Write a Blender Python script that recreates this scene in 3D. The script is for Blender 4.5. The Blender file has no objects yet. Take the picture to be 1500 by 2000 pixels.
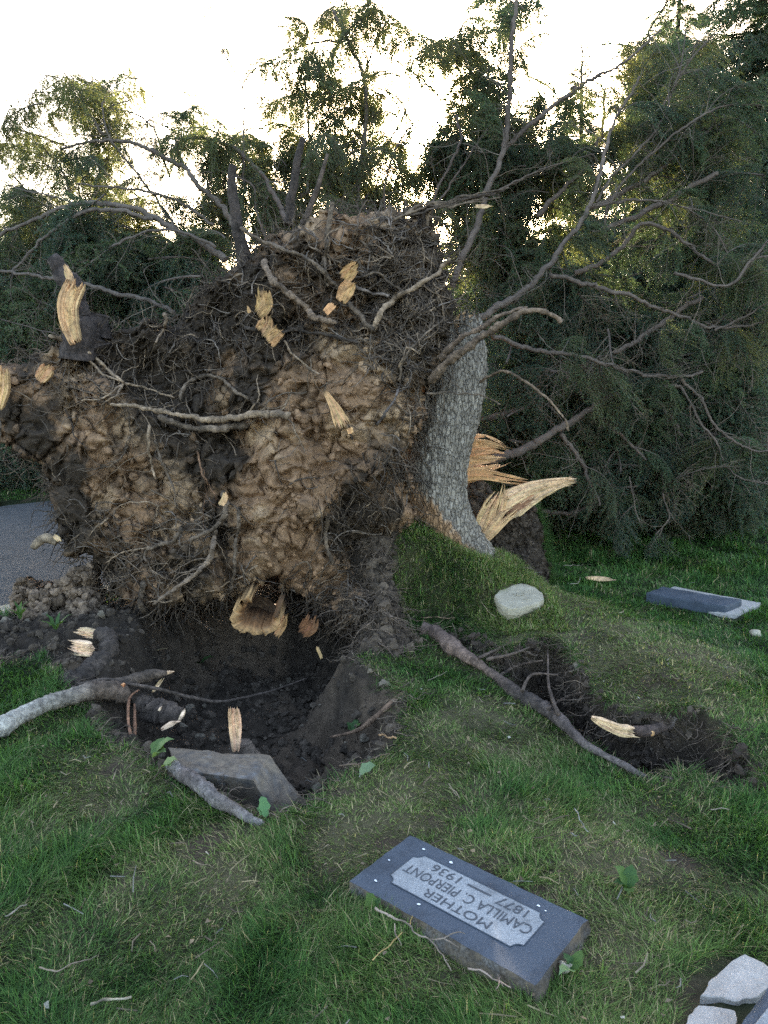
import bpy, math, random
import numpy as np
from mathutils import Matrix, Vector, Euler

rng = np.random.default_rng(7)
random.seed(7)
scene = bpy.context.scene
COL = scene.collection

# ------------------------------------------------------------------ camera, sky, sun, exposure
F = 1530.0                       # focal length in pixels of a 1500 x 2000 frame
CAMZ = 1.55
PITCH = math.atan(260.0 / F)     # camera looks this far below the horizon
cam = bpy.data.cameras.new('camera')
cam.sensor_fit = 'VERTICAL'; cam.sensor_height = 24.0; cam.sensor_width = 18.0
cam.lens = 24.0 * F / 2000.0
cam.clip_start = 0.05; cam.clip_end = 2000.0
camo = bpy.data.objects.new('camera', cam); COL.objects.link(camo)
camo.location = (0, 0, CAMZ); camo.rotation_euler = (math.pi / 2 - PITCH, 0, 0)
scene.camera = camo

SUN_EL, SUN_AZ = math.radians(17.0), math.radians(5.0)     # azimuth clockwise from +Y (straight ahead)
world = bpy.data.worlds.new('World'); scene.world = world; world.use_nodes = True
wn = world.node_tree; wn.nodes.clear()
sky = wn.nodes.new('ShaderNodeTexSky'); sky.sky_type = 'NISHITA'; sky.sun_disc = False
sky.sun_elevation = SUN_EL; sky.sun_rotation = SUN_AZ
sky.air_density = 1.0; sky.dust_density = 3.0; sky.ozone_density = 1.0; sky.altitude = 300
bg = wn.nodes.new('ShaderNodeBackground'); bg.inputs[1].default_value = 0.15
wo = wn.nodes.new('ShaderNodeOutputWorld')
wb = wn.nodes.new('ShaderNodeMix'); wb.data_type = 'RGBA'; wb.blend_type = 'MULTIPLY'; wb.inputs[0].default_value = 1.0
wb.inputs[7].default_value = (1.0, 0.94, 0.85, 1)          # the camera's white balance
wn.links.new(sky.outputs[0], wb.inputs[6]); wn.links.new(wb.outputs[2], bg.inputs[0]); wn.links.new(bg.outputs[0], wo.inputs[0])

sl = bpy.data.lights.new('sun', 'SUN'); sl.energy = 4.0; sl.angle = math.radians(0.53); sl.color = (1.0, 0.86, 0.66)
so = bpy.data.objects.new('sun', sl); COL.objects.link(so)
sd = Vector((math.sin(SUN_AZ) * math.cos(SUN_EL), math.cos(SUN_AZ) * math.cos(SUN_EL), math.sin(SUN_EL)))
so.rotation_euler = sd.to_track_quat('Z', 'Y').to_euler(); so.location = (0, 0, 30)

vs = scene.view_settings
vs.view_transform = 'Standard'; vs.look = 'None'; vs.gamma = 1.0; vs.use_curve_mapping = False
vs.exposure = 3.2
scene.cycles.use_denoising = False          # keep the grain of the turf and needles
scene.cycles.max_bounces = 8; scene.cycles.transparent_max_bounces = 8
scene.cycles.sample_clamp_indirect = 6.0

# ------------------------------------------------------------------ small maths
CP, SP = math.cos(PITCH), math.sin(PITCH)
def ray(px, py):
    px = np.asarray(px, float); py = np.asarray(py, float)
    dx = (px - 750.0) / F; dz = -(py - 1000.0) / F
    return np.stack([dx, CP + SP * dz, -SP + CP * dz], -1)
C0 = np.array([0, 0, CAMZ])
def P(px, py, Y):
    r = ray(px, py); return C0 + r * (np.asarray(Y, float) / r[..., 1])[..., None]
def G(px, py, z=0.0):
    r = ray(px, py); return C0 + r * ((np.asarray(z, float) - CAMZ) / r[..., 2])[..., None]
def mpp(Y): return Y / (CP * F)                       # metres per pixel at ground distance Y
def smooth(x, a=0.0, b=1.0):
    t = np.clip((x - a) / (b - a), 0, 1); return t * t * (3 - 2 * t)

def _h(ix, iy, iz, s):
    n = (ix.astype(np.int64) * 374761393 + iy.astype(np.int64) * 668265263 + iz.astype(np.int64) * 2147483647 + s * 1274126177) & 0xffffffff
    n = ((n ^ (n >> 13)) * 1274126177) & 0xffffffff
    n = ((n ^ (n >> 16)) * 2246822519) & 0xffffffff
    return (n ^ (n >> 15)) / 4294967295.0
def vnoise(p, s=0):
    i = np.floor(p).astype(np.int64); f = p - i; u = f * f * f * (f * (f * 6 - 15) + 10)
    r = 0
    for a in (0, 1):
        for b in (0, 1):
            for c in (0, 1):
                w = (u[:, 0] if a else 1 - u[:, 0]) * (u[:, 1] if b else 1 - u[:, 1]) * (u[:, 2] if c else 1 - u[:, 2])
                r = r + w * _h(i[:, 0] + a, i[:, 1] + b, i[:, 2] + c, s)
    return r * 2 - 1
def fbm(p, octv=4, s=0, gain=0.5):
    a, r = 1.0, 0
    for o in range(octv):
        r = r + a * vnoise(p * (2.03 ** o) + 17.1 * o, s + o); a *= gain
    return r
def worley(p, s=0):
    i = np.floor(p).astype(np.int64); best = np.full(len(p), 9.0); sec = np.full(len(p), 9.0)
    for a in (-1, 0, 1):
        for b in (-1, 0, 1):
            for c in (-1, 0, 1):
                j = i + np.array([a, b, c])
                q = j + np.stack([_h(j[:, 0], j[:, 1], j[:, 2], s + k) for k in (1, 2, 3)], -1)
                d = np.sqrt(((p - q) ** 2).sum(-1))
                sec = np.minimum(sec, np.maximum(best, d)); best = np.minimum(best, d)
    return best, sec
def psdf(x, y, poly):
    """signed distance to a polygon, positive inside"""
    x = np.asarray(x, float).ravel(); y = np.asarray(y, float).ravel()
    poly = np.asarray(poly, float); d2 = np.full(len(x), 1e18); ins = np.zeros(len(x), bool)
    for (ax, ay), (bx, by) in zip(poly, np.roll(poly, -1, 0)):
        ex, ey = bx - ax, by - ay
        t = np.clip(((x - ax) * ex + (y - ay) * ey) / (ex * ex + ey * ey + 1e-12), 0, 1)
        d2 = np.minimum(d2, (x - ax - t * ex) ** 2 + (y - ay - t * ey) ** 2)
        c = ((ay > y) != (by > y)) & (x < (bx - ax) * (y - ay) / (by - ay + 1e-12) + ax)
        ins ^= c
    return np.where(ins, 1, -1) * np.sqrt(d2)
def spline(pts, n):
    pts = np.asarray(pts, float)
    if len(pts) < 3:
        t = np.linspace(0, 1, n)[:, None]; return pts[0] * (1 - t) + pts[-1] * t
    q = np.vstack([2 * pts[0] - pts[1], pts, 2 * pts[-1] - pts[-2]])
    L = np.r_[0, np.cumsum(np.linalg.norm(np.diff(pts, axis=0), axis=1))]
    s = np.linspace(0, L[-1], n); k = np.clip(np.searchsorted(L, s, side='right') - 1, 0, len(pts) - 2)
    t = ((s - L[k]) / (L[k + 1] - L[k] + 1e-9))[:, None]
    p0, p1, p2, p3 = q[k], q[k + 1], q[k + 2], q[k + 3]
    return 0.5 * (2 * p1 + (p2 - p0) * t + (2 * p0 - 5 * p1 + 4 * p2 - p3) * t ** 2 + (3 * p1 - p0 - 3 * p2 + p3) * t ** 3)

# ------------------------------------------------------------------ mesh building
class MB:
    """collects vertices, tris, quads and a colour per vertex"""
    def __init__(s): s.v, s.t, s.q, s.c, s.n, s.cur, s.mt, s.mq = [], [], [], [], 0, 0, [], []
    def add(s, v, tris=None, quads=None, col=(1, 1, 1)):
        v = np.asarray(v, float)
        if tris is not None and len(tris): s.t.append(np.asarray(tris) + s.n); s.mt.append(np.full(len(tris), s.cur))
        if quads is not None and len(quads): s.q.append(np.asarray(quads) + s.n); s.mq.append(np.full(len(quads), s.cur))
        c = np.asarray(col, float)
        if c.ndim == 1: c = np.tile(c, (len(v), 1))
        s.v.append(v); s.c.append(c); s.n += len(v)
    def mesh(s, name, mat=None, shade=True, colors=True):
        me = bpy.data.meshes.new(name)
        v = np.vstack(s.v).astype(np.float32)
        T = np.vstack(s.t).astype(np.int32) if s.t else np.zeros((0, 3), np.int32)
        Q = np.vstack(s.q).astype(np.int32) if s.q else np.zeros((0, 4), np.int32)
        me.vertices.add(len(v)); me.vertices.foreach_set('co', v.ravel())
        me.loops.add(T.size + Q.size); me.loops.foreach_set('vertex_index', np.r_[T.ravel(), Q.ravel()])
        me.polygons.add(len(T) + len(Q))
        st = np.r_[np.arange(len(T)) * 3, T.size + np.arange(len(Q)) * 4].astype(np.int32)
        me.polygons.foreach_set('loop_start', st)
        me.polygons.foreach_set('use_smooth', np.full(len(T) + len(Q), bool(shade)))
        if colors:
            a = me.attributes.new('col', 'FLOAT_COLOR', 'POINT')
            c = np.vstack(s.c).astype(np.float32)
            a.data.foreach_set('color', np.c_[c, np.ones(len(c), np.float32)].ravel())
        mi = np.concatenate(s.mt + s.mq).astype(np.int32)
        me.update(calc_edges=True)
        for m in (mat if isinstance(mat, (list, tuple)) else [mat]):
            if m: me.materials.append(m)
        if len(me.materials) > 1: me.polygons.foreach_set('material_index', mi)
        return me
    def tube(s, p, r, sides=6, col=(1, 1, 1), cap=True, rough=0.0, seed=0):
        p = np.asarray(p, float); n = len(p); r = np.broadcast_to(np.asarray(r, float), (n,))
        t = np.gradient(p, axis=0); t /= np.linalg.norm(t, axis=1)[:, None] + 1e-12
        up = np.array([0.31, 0.23, 0.92]); 
        if abs(t.mean(0) @ up) > 0.85: up = np.array([0.9, -0.3, 0.2])
        a = np.cross(t, up); a /= np.linalg.norm(a, axis=1)[:, None] + 1e-12
        b = np.cross(t, a)
        th = np.linspace(0, 2 * np.pi, sides, endpoint=False)
        rr = r[:, None] * np.ones((1, sides))
        if rough: rr = rr * (1 + rough * (np.random.default_rng(seed).random((n, sides)) * 2 - 1))
        v = p[:, None] + rr[..., None] * (np.cos(th)[None, :, None] * a[:, None] + np.sin(th)[None, :, None] * b[:, None])
        i = np.arange(n - 1)[:, None] * sides; j = np.arange(sides)[None]; k = (j + 1) % sides
        q = np.stack([i + j, i + k, i + sides + k, i + sides + j], -1).reshape(-1, 4)
        v = v.reshape(-1, 3); tr = None
        if cap:
            v = np.vstack([v, p[:1], p[-1:]]); m = n * sides; jj = np.arange(sides); kk = (jj + 1) % sides
            tr = np.vstack([np.stack([jj, np.full(sides, m), kk], -1), np.stack([jj + (n - 1) * sides, kk + (n - 1) * sides, np.full(sides, m + 1)], -1)])
        c = np.asarray(col, float)
        if c.ndim == 2: c = np.vstack([np.repeat(c, sides, 0)] + ([c[:1], c[-1:]] if cap else []))
        s.add(v, tr, q, c)

def link(name, me, mat=None):
    o = bpy.data.objects.new(name, me); COL.objects.link(o)
    if mat and not me.materials: me.materials.append(mat)
    return o
def thing(name, label, cat, loc=(0, 0, 0), group=None):
    o = bpy.data.objects.new(name, None); COL.objects.link(o); o.location = Vector([float(c) for c in loc]); o.empty_display_size = 0.1
    o['label'] = label; o['category'] = cat; o['kind'] = 'thing'
    if group: o['group'] = group
    return o
def part(name, me, parent, label=None, kind=None, M=None):
    o = link(name, me); o.parent = parent
    o.matrix_parent_inverse = Matrix.Translation(-parent.location) if parent.type == 'EMPTY' else Matrix.Identity(4)
    if M is not None: o.matrix_basis = M
    if label: o['label'] = label
    if kind: o['kind'] = kind
    return o
def solo(name, me, label, cat, group=None):
    o = link(name, me); o['label'] = label; o['category'] = cat; o['kind'] = 'thing'
    if group: o['group'] = group
    return o
def struct(name, me):
    o = link(name, me); o['kind'] = 'structure'; return o
def stuff(name, me, label=None, cat=None):
    o = link(name, me); o['kind'] = 'stuff'
    if label: o['label'] = label
    if cat: o['category'] = cat
    return o

# ------------------------------------------------------------------ materials
class NT:
    def __init__(s, name):
        s.m = bpy.data.materials.new(name); s.m.use_nodes = True; s.t = s.m.node_tree; s.t.nodes.clear()
        s.out = s.n('ShaderNodeOutputMaterial')
    def n(s, k, **kw):
        o = s.t.nodes.new(k)
        for a, b in kw.items(): setattr(o, a, b)
        return o
    def l(s, a, b): s.t.links.new(a, b)
    def pos(s, obj=True):
        return s.n('ShaderNodeTexCoord').outputs['Object'] if obj else s.n('ShaderNodeNewGeometry').outputs['Position']
    def noise(s, vec, scale, detail=4, rough=0.55, dist=0.0):
        o = s.n('ShaderNodeTexNoise'); o.inputs['Scale'].default_value = scale; o.inputs['Detail'].default_value = detail
        o.inputs['Roughness'].default_value = rough; o.inputs['Distortion'].default_value = dist
        s.l(vec, o.inputs['Vector']); return o.outputs[0]
    def vor(s, vec, scale, out='Distance', feature='F1'):
        o = s.n('ShaderNodeTexVoronoi', feature=feature); o.inputs['Scale'].default_value = scale; s.l(vec, o.inputs['Vector']); return o.outputs[out]
    def ramp(s, f, *st):
        o = s.n('ShaderNodeValToRGB'); e = o.color_ramp.elements
        while len(e) < len(st): e.new(0.5)
        for x, (p, c) in zip(e, st):
            x.position = p; x.color = (c, c, c, 1) if np.isscalar(c) else tuple(c) + (1,)
        s.l(f, o.inputs[0]); return o.outputs[0]
    def mix(s, f, a, b, mode='MIX'):
        o = s.n('ShaderNodeMix', data_type='RGBA', blend_type=mode)
        for sock, v in ((o.inputs[0], f), (o.inputs[6], a), (o.inputs[7], b)):
            if hasattr(v, 'links'): s.l(v, sock)
            elif np.isscalar(v): sock.default_value = v
            else: sock.default_value = tuple(v) + (1,)
        return o.outputs[2]
    def attr(s, name='col'): return s.n('ShaderNodeAttribute', attribute_name=name).outputs['Color']
    def mul(s, vec, sc):
        o = s.n('ShaderNodeMapping'); o.inputs['Scale'].default_value = sc; s.l(vec, o.inputs[0]); return o.outputs[0]
    def math(s, op, a, b=0.0):
        o = s.n('ShaderNodeMath', operation=op)
        for k, v in ((0, a), (1, b)):
            if hasattr(v, 'links'): s.l(v, o.inputs[k])
            else: o.inputs[k].default_value = v
        return o.outputs[0]
    def bump(s, h, strength=0.5, dist=0.01, normal=None):
        o = s.n('ShaderNodeBump'); o.inputs['Strength'].default_value = strength; o.inputs['Distance'].default_value = dist
        s.l(h, o.inputs['Height'])
        if normal is not None: s.l(normal, o.inputs['Normal'])
        return o.outputs[0]
    def bsdf(s, col, rough=0.9, normal=None, spec=0.3):
        b = s.n('ShaderNodeBsdfPrincipled')
        for sock, v in ((b.inputs['Base Color'], col), (b.inputs['Roughness'], rough)):
            if hasattr(v, 'links'): s.l(v, sock)
            else: sock.default_value = (tuple(v) + (1,)) if not np.isscalar(v) else v
        b.inputs['Specular IOR Level'].default_value = spec
        if normal is not None: s.l(normal, b.inputs['Normal'])
        s.l(b.outputs[0], s.out.inputs[0]); return b

def m_soil():
    s = NT('soil'); p = s.pos()
    v = s.ramp(s.noise(p, 22, 6, 0.65), (0.3, 0.62), (0.7, 1.3))
    c = s.mix(1.0, s.attr(), v, 'MULTIPLY')
    fl = s.ramp(s.vor(p, 75), (0.13, 1.0), (0.19, 0.0))
    sel = s.ramp(s.noise(p, 31, 2), (0.5, 0.0), (0.6, 0.75))
    f = s.math('MULTIPLY', fl, sel)
    c = s.mix(f, c, s.mix(0.5, c, (0.62, 0.50, 0.36)))
    cr = s.ramp(s.vor(p, 40, feature='DISTANCE_TO_EDGE'), (0.0, 0.0), (0.06, 1.0))
    h = s.math('ADD', s.math('MULTIPLY', s.noise(p, 60, 6, 0.7), 1.0), s.math('MULTIPLY', cr, 0.15))
    s.bsdf(c, 0.95, s.bump(h, 0.9, 0.012), 0.15); return s.m
def m_root():
    s = NT('root_bark'); p = s.pos()
    v = s.ramp(s.noise(p, 45, 6, 0.75), (0.34, 0.4), (0.66, 1.55))
    v2 = s.ramp(s.noise(p, 13, 4, 0.6), (0.35, 0.6), (0.65, 1.35))
    c = s.mix(1.0, s.mix(1.0, s.attr(), v, 'MULTIPLY'), v2, 'MULTIPLY')
    s.bsdf(c, 0.85, s.bump(s.noise(p, 80, 6, 0.75), 1.0, 0.012), 0.25); return s.m
def m_twig():
    s = NT('twig_bark'); p = s.pos()
    v = s.ramp(s.noise(p, 18, 5, 0.65), (0.3, 0.65), (0.72, 1.3))
    c = s.mix(1.0, s.attr(), v, 'MULTIPLY')
    s.bsdf(c, 0.9, s.bump(s.noise(p, 60, 6, 0.75), 1.0, 0.012), 0.1); return s.m
def m_bark():
    s = NT('trunk_bark'); p = s.pos(False)
    q = s.mul(p, (1, 1, 0.30))
    w = s.noise(q, 14, 4, 0.6)
    nz = s.n('ShaderNodeTexNoise'); nz.inputs['Scale'].default_value = 22; s.l(q, nz.inputs['Vector'])
    warp = s.mix(0.03, q, nz.outputs['Color'], 'ADD')
    cr = s.ramp(s.vor(warp, 46, feature='DISTANCE_TO_EDGE'), (0.0, 0.25), (0.12, 1.0))
    plate = s.ramp(s.vor(warp, 46, 'Color'), (0.1, 0.75), (0.9, 1.2))
    base = s.ramp(s.noise(q, 46, 6, 0.7), (0.3, (0.135, 0.105, 0.082)), (0.5, (0.25, 0.208, 0.168)), (0.75, (0.38, 0.325, 0.27)))
    c = s.mix(1.0, base, plate, 'MULTIPLY')
    c = s.mix(cr, (0.105, 0.085, 0.07), c)
    c = s.mix(s.ramp(s.noise(p, 5, 4, 0.6), (0.4, 0.0), (0.65, 0.55)), c, (0.17, 0.14, 0.115))
    c = s.mix(1.0, c, s.attr(), 'MULTIPLY')
    h = s.math('ADD', cr, s.math('MULTIPLY', s.noise(q, 60, 5, 0.7), 0.5))
    s.bsdf(c, 0.9, s.bump(h, 1.0, 0.014), 0.2); return s.m
def m_wood():
    s = NT('raw_wood'); p = s.pos()
    v = s.ramp(s.noise(p, 60, 6, 0.7), (0.3, 0.6), (0.7, 1.22))
    c = s.mix(1.0, s.attr(), v, 'MULTIPLY')
    c = s.mix(1.0, c, (0.97, 0.84, 0.72), 'MULTIPLY')
    c = s.mix(s.ramp(s.noise(p, 22, 6, 0.7), (0.5, 0.0), (0.68, 0.7)), c, (0.16, 0.10, 0.06))
    s.bsdf(c, 0.75, s.bump(s.noise(p, 140, 4, 0.6), 0.5, 0.004), 0.25); return s.m
def m_leafy(name, col, trans, tf=0.45, var=0.35, spec=0.12):
    s = NT(name)
    oi = s.n('ShaderNodeObjectInfo').outputs['Random']
    c0 = s.mix(s.ramp(oi, (0.0, 0.0), (1.0, 1.0)), tuple(np.array(col) * (1 - var)), tuple(np.array(col) * (1 + var)))
    c = s.mix(1.0, s.attr(), c0, 'MULTIPLY')
    t = s.mix(1.0, s.attr(), trans, 'MULTIPLY')
    b = s.n('ShaderNodeBsdfPrincipled'); s.l(c, b.inputs['Base Color']); b.inputs['Roughness'].default_value = 0.55
    b.inputs['Specular IOR Level'].default_value = spec
    tr = s.n('ShaderNodeBsdfTranslucent'); s.l(t, tr.inputs[0])
    mx = s.n('ShaderNodeMixShader'); mx.inputs[0].default_value = tf
    s.l(b.outputs[0], mx.inputs[1]); s.l(tr.outputs[0], mx.inputs[2]); s.l(mx.outputs[0], s.out.inputs[0]); return s.m
def m_ground():
    s = NT('ground_soil_and_thatch'); p = s.pos(False)
    at = s.attr()
    v = s.ramp(s.noise(p, 16, 7, 0.7), (0.3, 0.55), (0.7, 1.35))
    c = s.mix(1.0, at, v, 'MULTIPLY')
    fl = s.ramp(s.vor(p, 60), (0.10, 1.0), (0.15, 0.0))
    f = s.math('MULTIPLY', fl, s.ramp(s.noise(p, 23, 2), (0.52, 0.0), (0.6, 0.7)))
    c = s.mix(f, c, s.mix(0.55, c, (0.5, 0.44, 0.36)))
    s.bsdf(c, 0.95, s.bump(s.noise(p, 55, 7, 0.75), 1.0, 0.02), 0.15); return s.m
def m_granite(name, dark, light, scale=420, rough=0.35, dirt=0.0):
    s = NT(name); p = s.pos()
    a = s.ramp(s.noise(p, scale, 3, 0.8), (0.38, dark), (0.62, light))
    c = s.mix(s.ramp(s.vor(p, scale * 0.6), (0.12, 0.5), (0.22, 0.0)), a, tuple(np.minimum(np.array(light) * 1.5, 0.85)))
    if dirt:
        dm = s.ramp(s.noise(p, 9, 7, 0.7), (0.5 - dirt * 0.3, 0.0), (0.62 - dirt * 0.2, 0.9))
        c = s.mix(dm, c, s.ramp(s.noise(p, 30, 5, 0.7), (0.3, (0.045, 0.032, 0.022)), (0.7, (0.17, 0.125, 0.085))))
    c = s.mix(s.ramp(s.noise(p, 7, 6, 0.7), (0.5, 0.0), (0.68, 0.55)), c, tuple(np.array(dark) * 0.5))
    s.bsdf(c, rough, s.bump(s.noise(p, scale * 0.8, 3), 0.25, 0.002), 0.25); return s.m
def m_rock(name, c1, c2, sc=14, bump=0.02):
    s = NT(name); p = s.pos()
    c = s.ramp(s.noise(p, sc, 8, 0.7), (0.3, c1), (0.7, c2))
    c = s.mix(s.ramp(s.noise(p, sc * 7, 3, 0.7), (0.36, 0.5), (0.46, 0.0)), c, tuple(np.array(c1) * 0.55))
    s.bsdf(c, 0.9, s.bump(s.noise(p, sc * 3, 8, 0.75), 0.8, bump), 0.25); return s.m
def m_asphalt():
    s = NT('asphalt'); p = s.pos(False)
    c = s.ramp(s.noise(p, 5, 8, 0.75), (0.3, (0.040, 0.040, 0.042)), (0.7, (0.068, 0.067, 0.069)))
    c = s.mix(s.ramp(s.vor(p, 70), (0.12, 0.6), (0.3, 0.0)), c, (0.13, 0.125, 0.125))
    s.bsdf(c, 0.85, s.bump(s.noise(p, 120, 4, 0.7), 0.8, 0.01), 0.3); return s.m

M_SOIL, M_ROOT, M_TWIG, M_BARK, M_WOOD = m_soil(), m_root(), m_twig(), m_bark(), m_wood()
M_GROUND, M_ASPH = m_ground(), m_asphalt()
M_GRASS = m_leafy('grass_blade', (1, 1, 1), (1.5, 1.6, 0.8), 0.35, 0.0)
M_NEEDLE = m_leafy('spruce_needles', (1, 1, 1), (1.5, 1.45, 0.8), 0.34, 0.3)
M_BACKLIT = m_leafy('backlit_spruce_needles', (1, 1, 1), (2.4, 2.05, 1.0), 0.45, 0.3)  # needles again, with backlight put into a stronger olive translucence
M_LEAF = m_leafy('broad_leaf', (1, 1, 1), (1.4, 1.5, 0.6), 0.3, 0.1)
M_GRAN = m_granite('blue_grey_granite', (0.028, 0.034, 0.046), (0.068, 0.080, 0.104), 330, 0.78)
M_GRANL = m_granite('pale_grey_granite', (0.13, 0.132, 0.142), (0.30, 0.305, 0.32), 300, 0.9)
M_GRANR = m_granite('rough_dark_granite', (0.035, 0.03, 0.028), (0.13, 0.12, 0.12), 120, 0.9, 0.5)
M_GRAND = m_granite('soiled_granite', (0.10, 0.105, 0.12), (0.23, 0.235, 0.25), 260, 0.6, 0.95)
M_CONC = m_rock('concrete', (0.25, 0.212, 0.155), (0.40, 0.345, 0.265), 16, 0.01)
M_CONCP = m_rock('pinkish_concrete', (0.25, 0.225, 0.21), (0.38, 0.345, 0.325), 20, 0.006)
M_LETTER_SHADE = m_rock('letter_shade_grey', (0.035, 0.037, 0.045), (0.08, 0.083, 0.095), 60, 0.002)  # flat letters; the shade of their carving is put into this grey
M_FLECK = m_rock('pale_lichen', (0.5, 0.52, 0.55), (0.75, 0.77, 0.8), 60, 0.001)

CLAY, CLAY2 = np.array([0.235, 0.138, 0.080]), np.array([0.345, 0.222, 0.134])
HUM = np.array([0.040, 0.028, 0.020])

# ------------------------------------------------------------------ terrain
def gpts(l): 
    a = np.array(l, float); return G(a[:, 0], a[:, 1], a[:, 2])
mound = gpts([(820,1190,.19),(900,1200,.18),(1000,1248,.16),(1085,1228,.18),(1150,1325,.15),(1250,1368,.13),(1370,1365,.14),(1445,1425,.11),(1500,1500,.06),
    (780,1055,.50),(850,1070,.44),(960,1095,.34),(850,1120,.36),(900,1150,.28),(1015,1175,.22),(1060,1128,.27),(1120,1150,.26),(1200,1190,.24),(1280,1225,.21),(1350,1265,.18),(1500,1340,.10),
    (1200,1260,.22),(1300,1330,.19),(1450,1400,.14),(1600,1450,.03),
    (700,1290,.04),(830,1290,.06),(900,1350,.04),(1000,1450,.01),(800,1450,0),(1200,1580,0),(1350,1600,0),(600,1640,0),(300,1600,0),(900,1750,0),(100,1700,0),
    (1200,1125,0),(1320,1170,0),(1420,1215,0),(1500,1250,0),(1600,1300,0),(1150,1090,0),(1300,1100,0),(1120,1040,0),(1300,1040,0),(1500,1100,0),(1500,1030,0),
    (60,1235,.10),(150,1225,.12),(30,1280,.08),(130,1290,.09),(100,1350,.03),(30,1400,.02),(100,1450,0),(0,1500,0)])
mound = np.vstack([mound, [(-1.35,5.35,0.0),(-2.0,5.8,-.02),(-0.8,5.7,.25),(-.2,5.7,.4),(.35,5.8,.45),(0.9,6.4,.15),(-.5,6.8,0.0),(.3,7.2,0),(-2.2,4.9,.02)]])
_M0 = [(760,1045,5.0),(792,992,5.02),(822,1018,5.03),(852,1042,5.05),(900,1073,5.1),(945,1096,5.15),(785,1040,4.95),(820,1060,4.96),(775,1090,4.92),(830,1090,4.92),(880,1085,5.0),(930,1095,5.1),(780,1140,4.82),(850,1140,4.85),(800,1180,4.72)]
mound = np.vstack([mound, P(np.array([m[0] for m in _M0]), np.array([m[1] for m in _M0]), np.array([m[2] for m in _M0]))])
_cr = gpts([(1065,1125,.26),(1120,1150,.26),(1200,1190,.24),(1280,1225,.21),(1350,1265,.18),(1500,1340,.10)])
mound = np.vstack([mound, _cr + [.12, .22, 0] - np.c_[0 * _cr[:, :2], _cr[:, 2] * .55], _cr * [1, 1, 0] + [.22, .40, .01], _cr * [1, 1, 0] + [.40, .62, 0]])
S1 = [(-80,1235),(60,1205),(250,1165),(300,1100),(700,1080),(752,1040,.52),(778,1010,.68),(770,1060,.5),(778,1110,.38),(782,1150,.30),(795,1190,.2),(838,1243,.06),(770,1285),(700,1300),(740,1335),(792,1370),(772,1440),(720,1500),(650,1530),(592,1570),(520,1612),(470,1590),(410,1550),(330,1512),(260,1480),(205,1445),(180,1400),(120,1350),(90,1312),(0,1328),(-80,1332)]
PIT = [(250,1235),(400,1180),(600,1170),(740,1210),(760,1270),(690,1300),(735,1335),(785,1372),(765,1440),(715,1495),(648,1525),(592,1566),(520,1606),(460,1578),(405,1540),(330,1500),(262,1468),(215,1430),(200,1385),(215,1330)]
TRN = [(838,1235,.02),(880,1272,-.02),(935,1305,-.03),(1000,1355,-.04),(1060,1390,-.04),(1120,1437,-.04),(1180,1485,-.04),(1245,1518,-.04),(1300,1535,-.04),(1320,1512,-.04),(1352,1512,-.03),(1400,1540,-.02),(1478,1562,0),
       (1497,1540,.03),(1470,1485,.07),(1425,1440,.09),(1370,1390,.11),(1250,1390,.09),(1198,1374,.10),(1152,1334,.11),(1122,1284,.12),(1085,1246,.14),(1050,1246,.14),(1000,1264,.12),(960,1248,.13),(900,1214,.14),(835,1200,.16)]
def gp2(l, z=0.0):
    if len({len(q) for q in l}) > 1: l = [(q[0], q[1], q[2] if len(q) > 2 else 0.0) for q in l]
    a = np.array(l, float); return G(a[:, 0], a[:, 1], a[:, 2] if a.shape[1] > 2 else z)[:, :2]
S1w, PITw, TRNw = gp2(S1), gp2(PIT), gp2(TRN)
DRY_LIT = [(610,1420,260),(760,1560,200),(900,1700,170),(1150,1640,200),(950,1400,160),(1100,1280,170),(430,1640,140),(240,1500,110),(860,1130,120),(1230,1330,180),(1200,1850,160),(800,1640,100),(250,1700,60),(1080,1210,120),(1350,1300,110),(1180,1250,140)]  # dry turf; centres on the flap also paint its brighter light
KA, KB = G(0, 1199), G(230, 1152)
KD = (KB - KA)[:2] / np.linalg.norm((KB - KA)[:2]); KN = np.array([-KD[1], KD[0]])
def kdist(X, Y): return (X - KA[0]) * KN[0] + (Y - KA[1]) * KN[1]      # distance beyond the kerb line
ROADW = 5.0
def _dens(l, step=0.06):
    out = []
    for a, b in zip(l, np.roll(l, -1, 0)):
        n = max(1, int(np.linalg.norm(b[:2] - a[:2]) / step)); out += [a + (b - a) * k / n for k in range(n)]
    return np.array(out)
FINE = _dens(gpts(TRN))
_nr = np.array(TRN[:10], float); _nr2 = _nr + [-14, 30, 0]; _nr2[:, 2] *= 0.7
FINE = np.vstack([FINE, gpts(_nr2), gpts(_nr + [-34, 66, 0])])
_m = np.array(_M0); FINE = np.vstack([FINE, _dens(P(_m[:8, 0], _m[:8, 1], _m[:8, 2])[1:6], 0.05)[:-8], P(_m[:, 0], _m[:, 1], _m[:, 2])])
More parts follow.
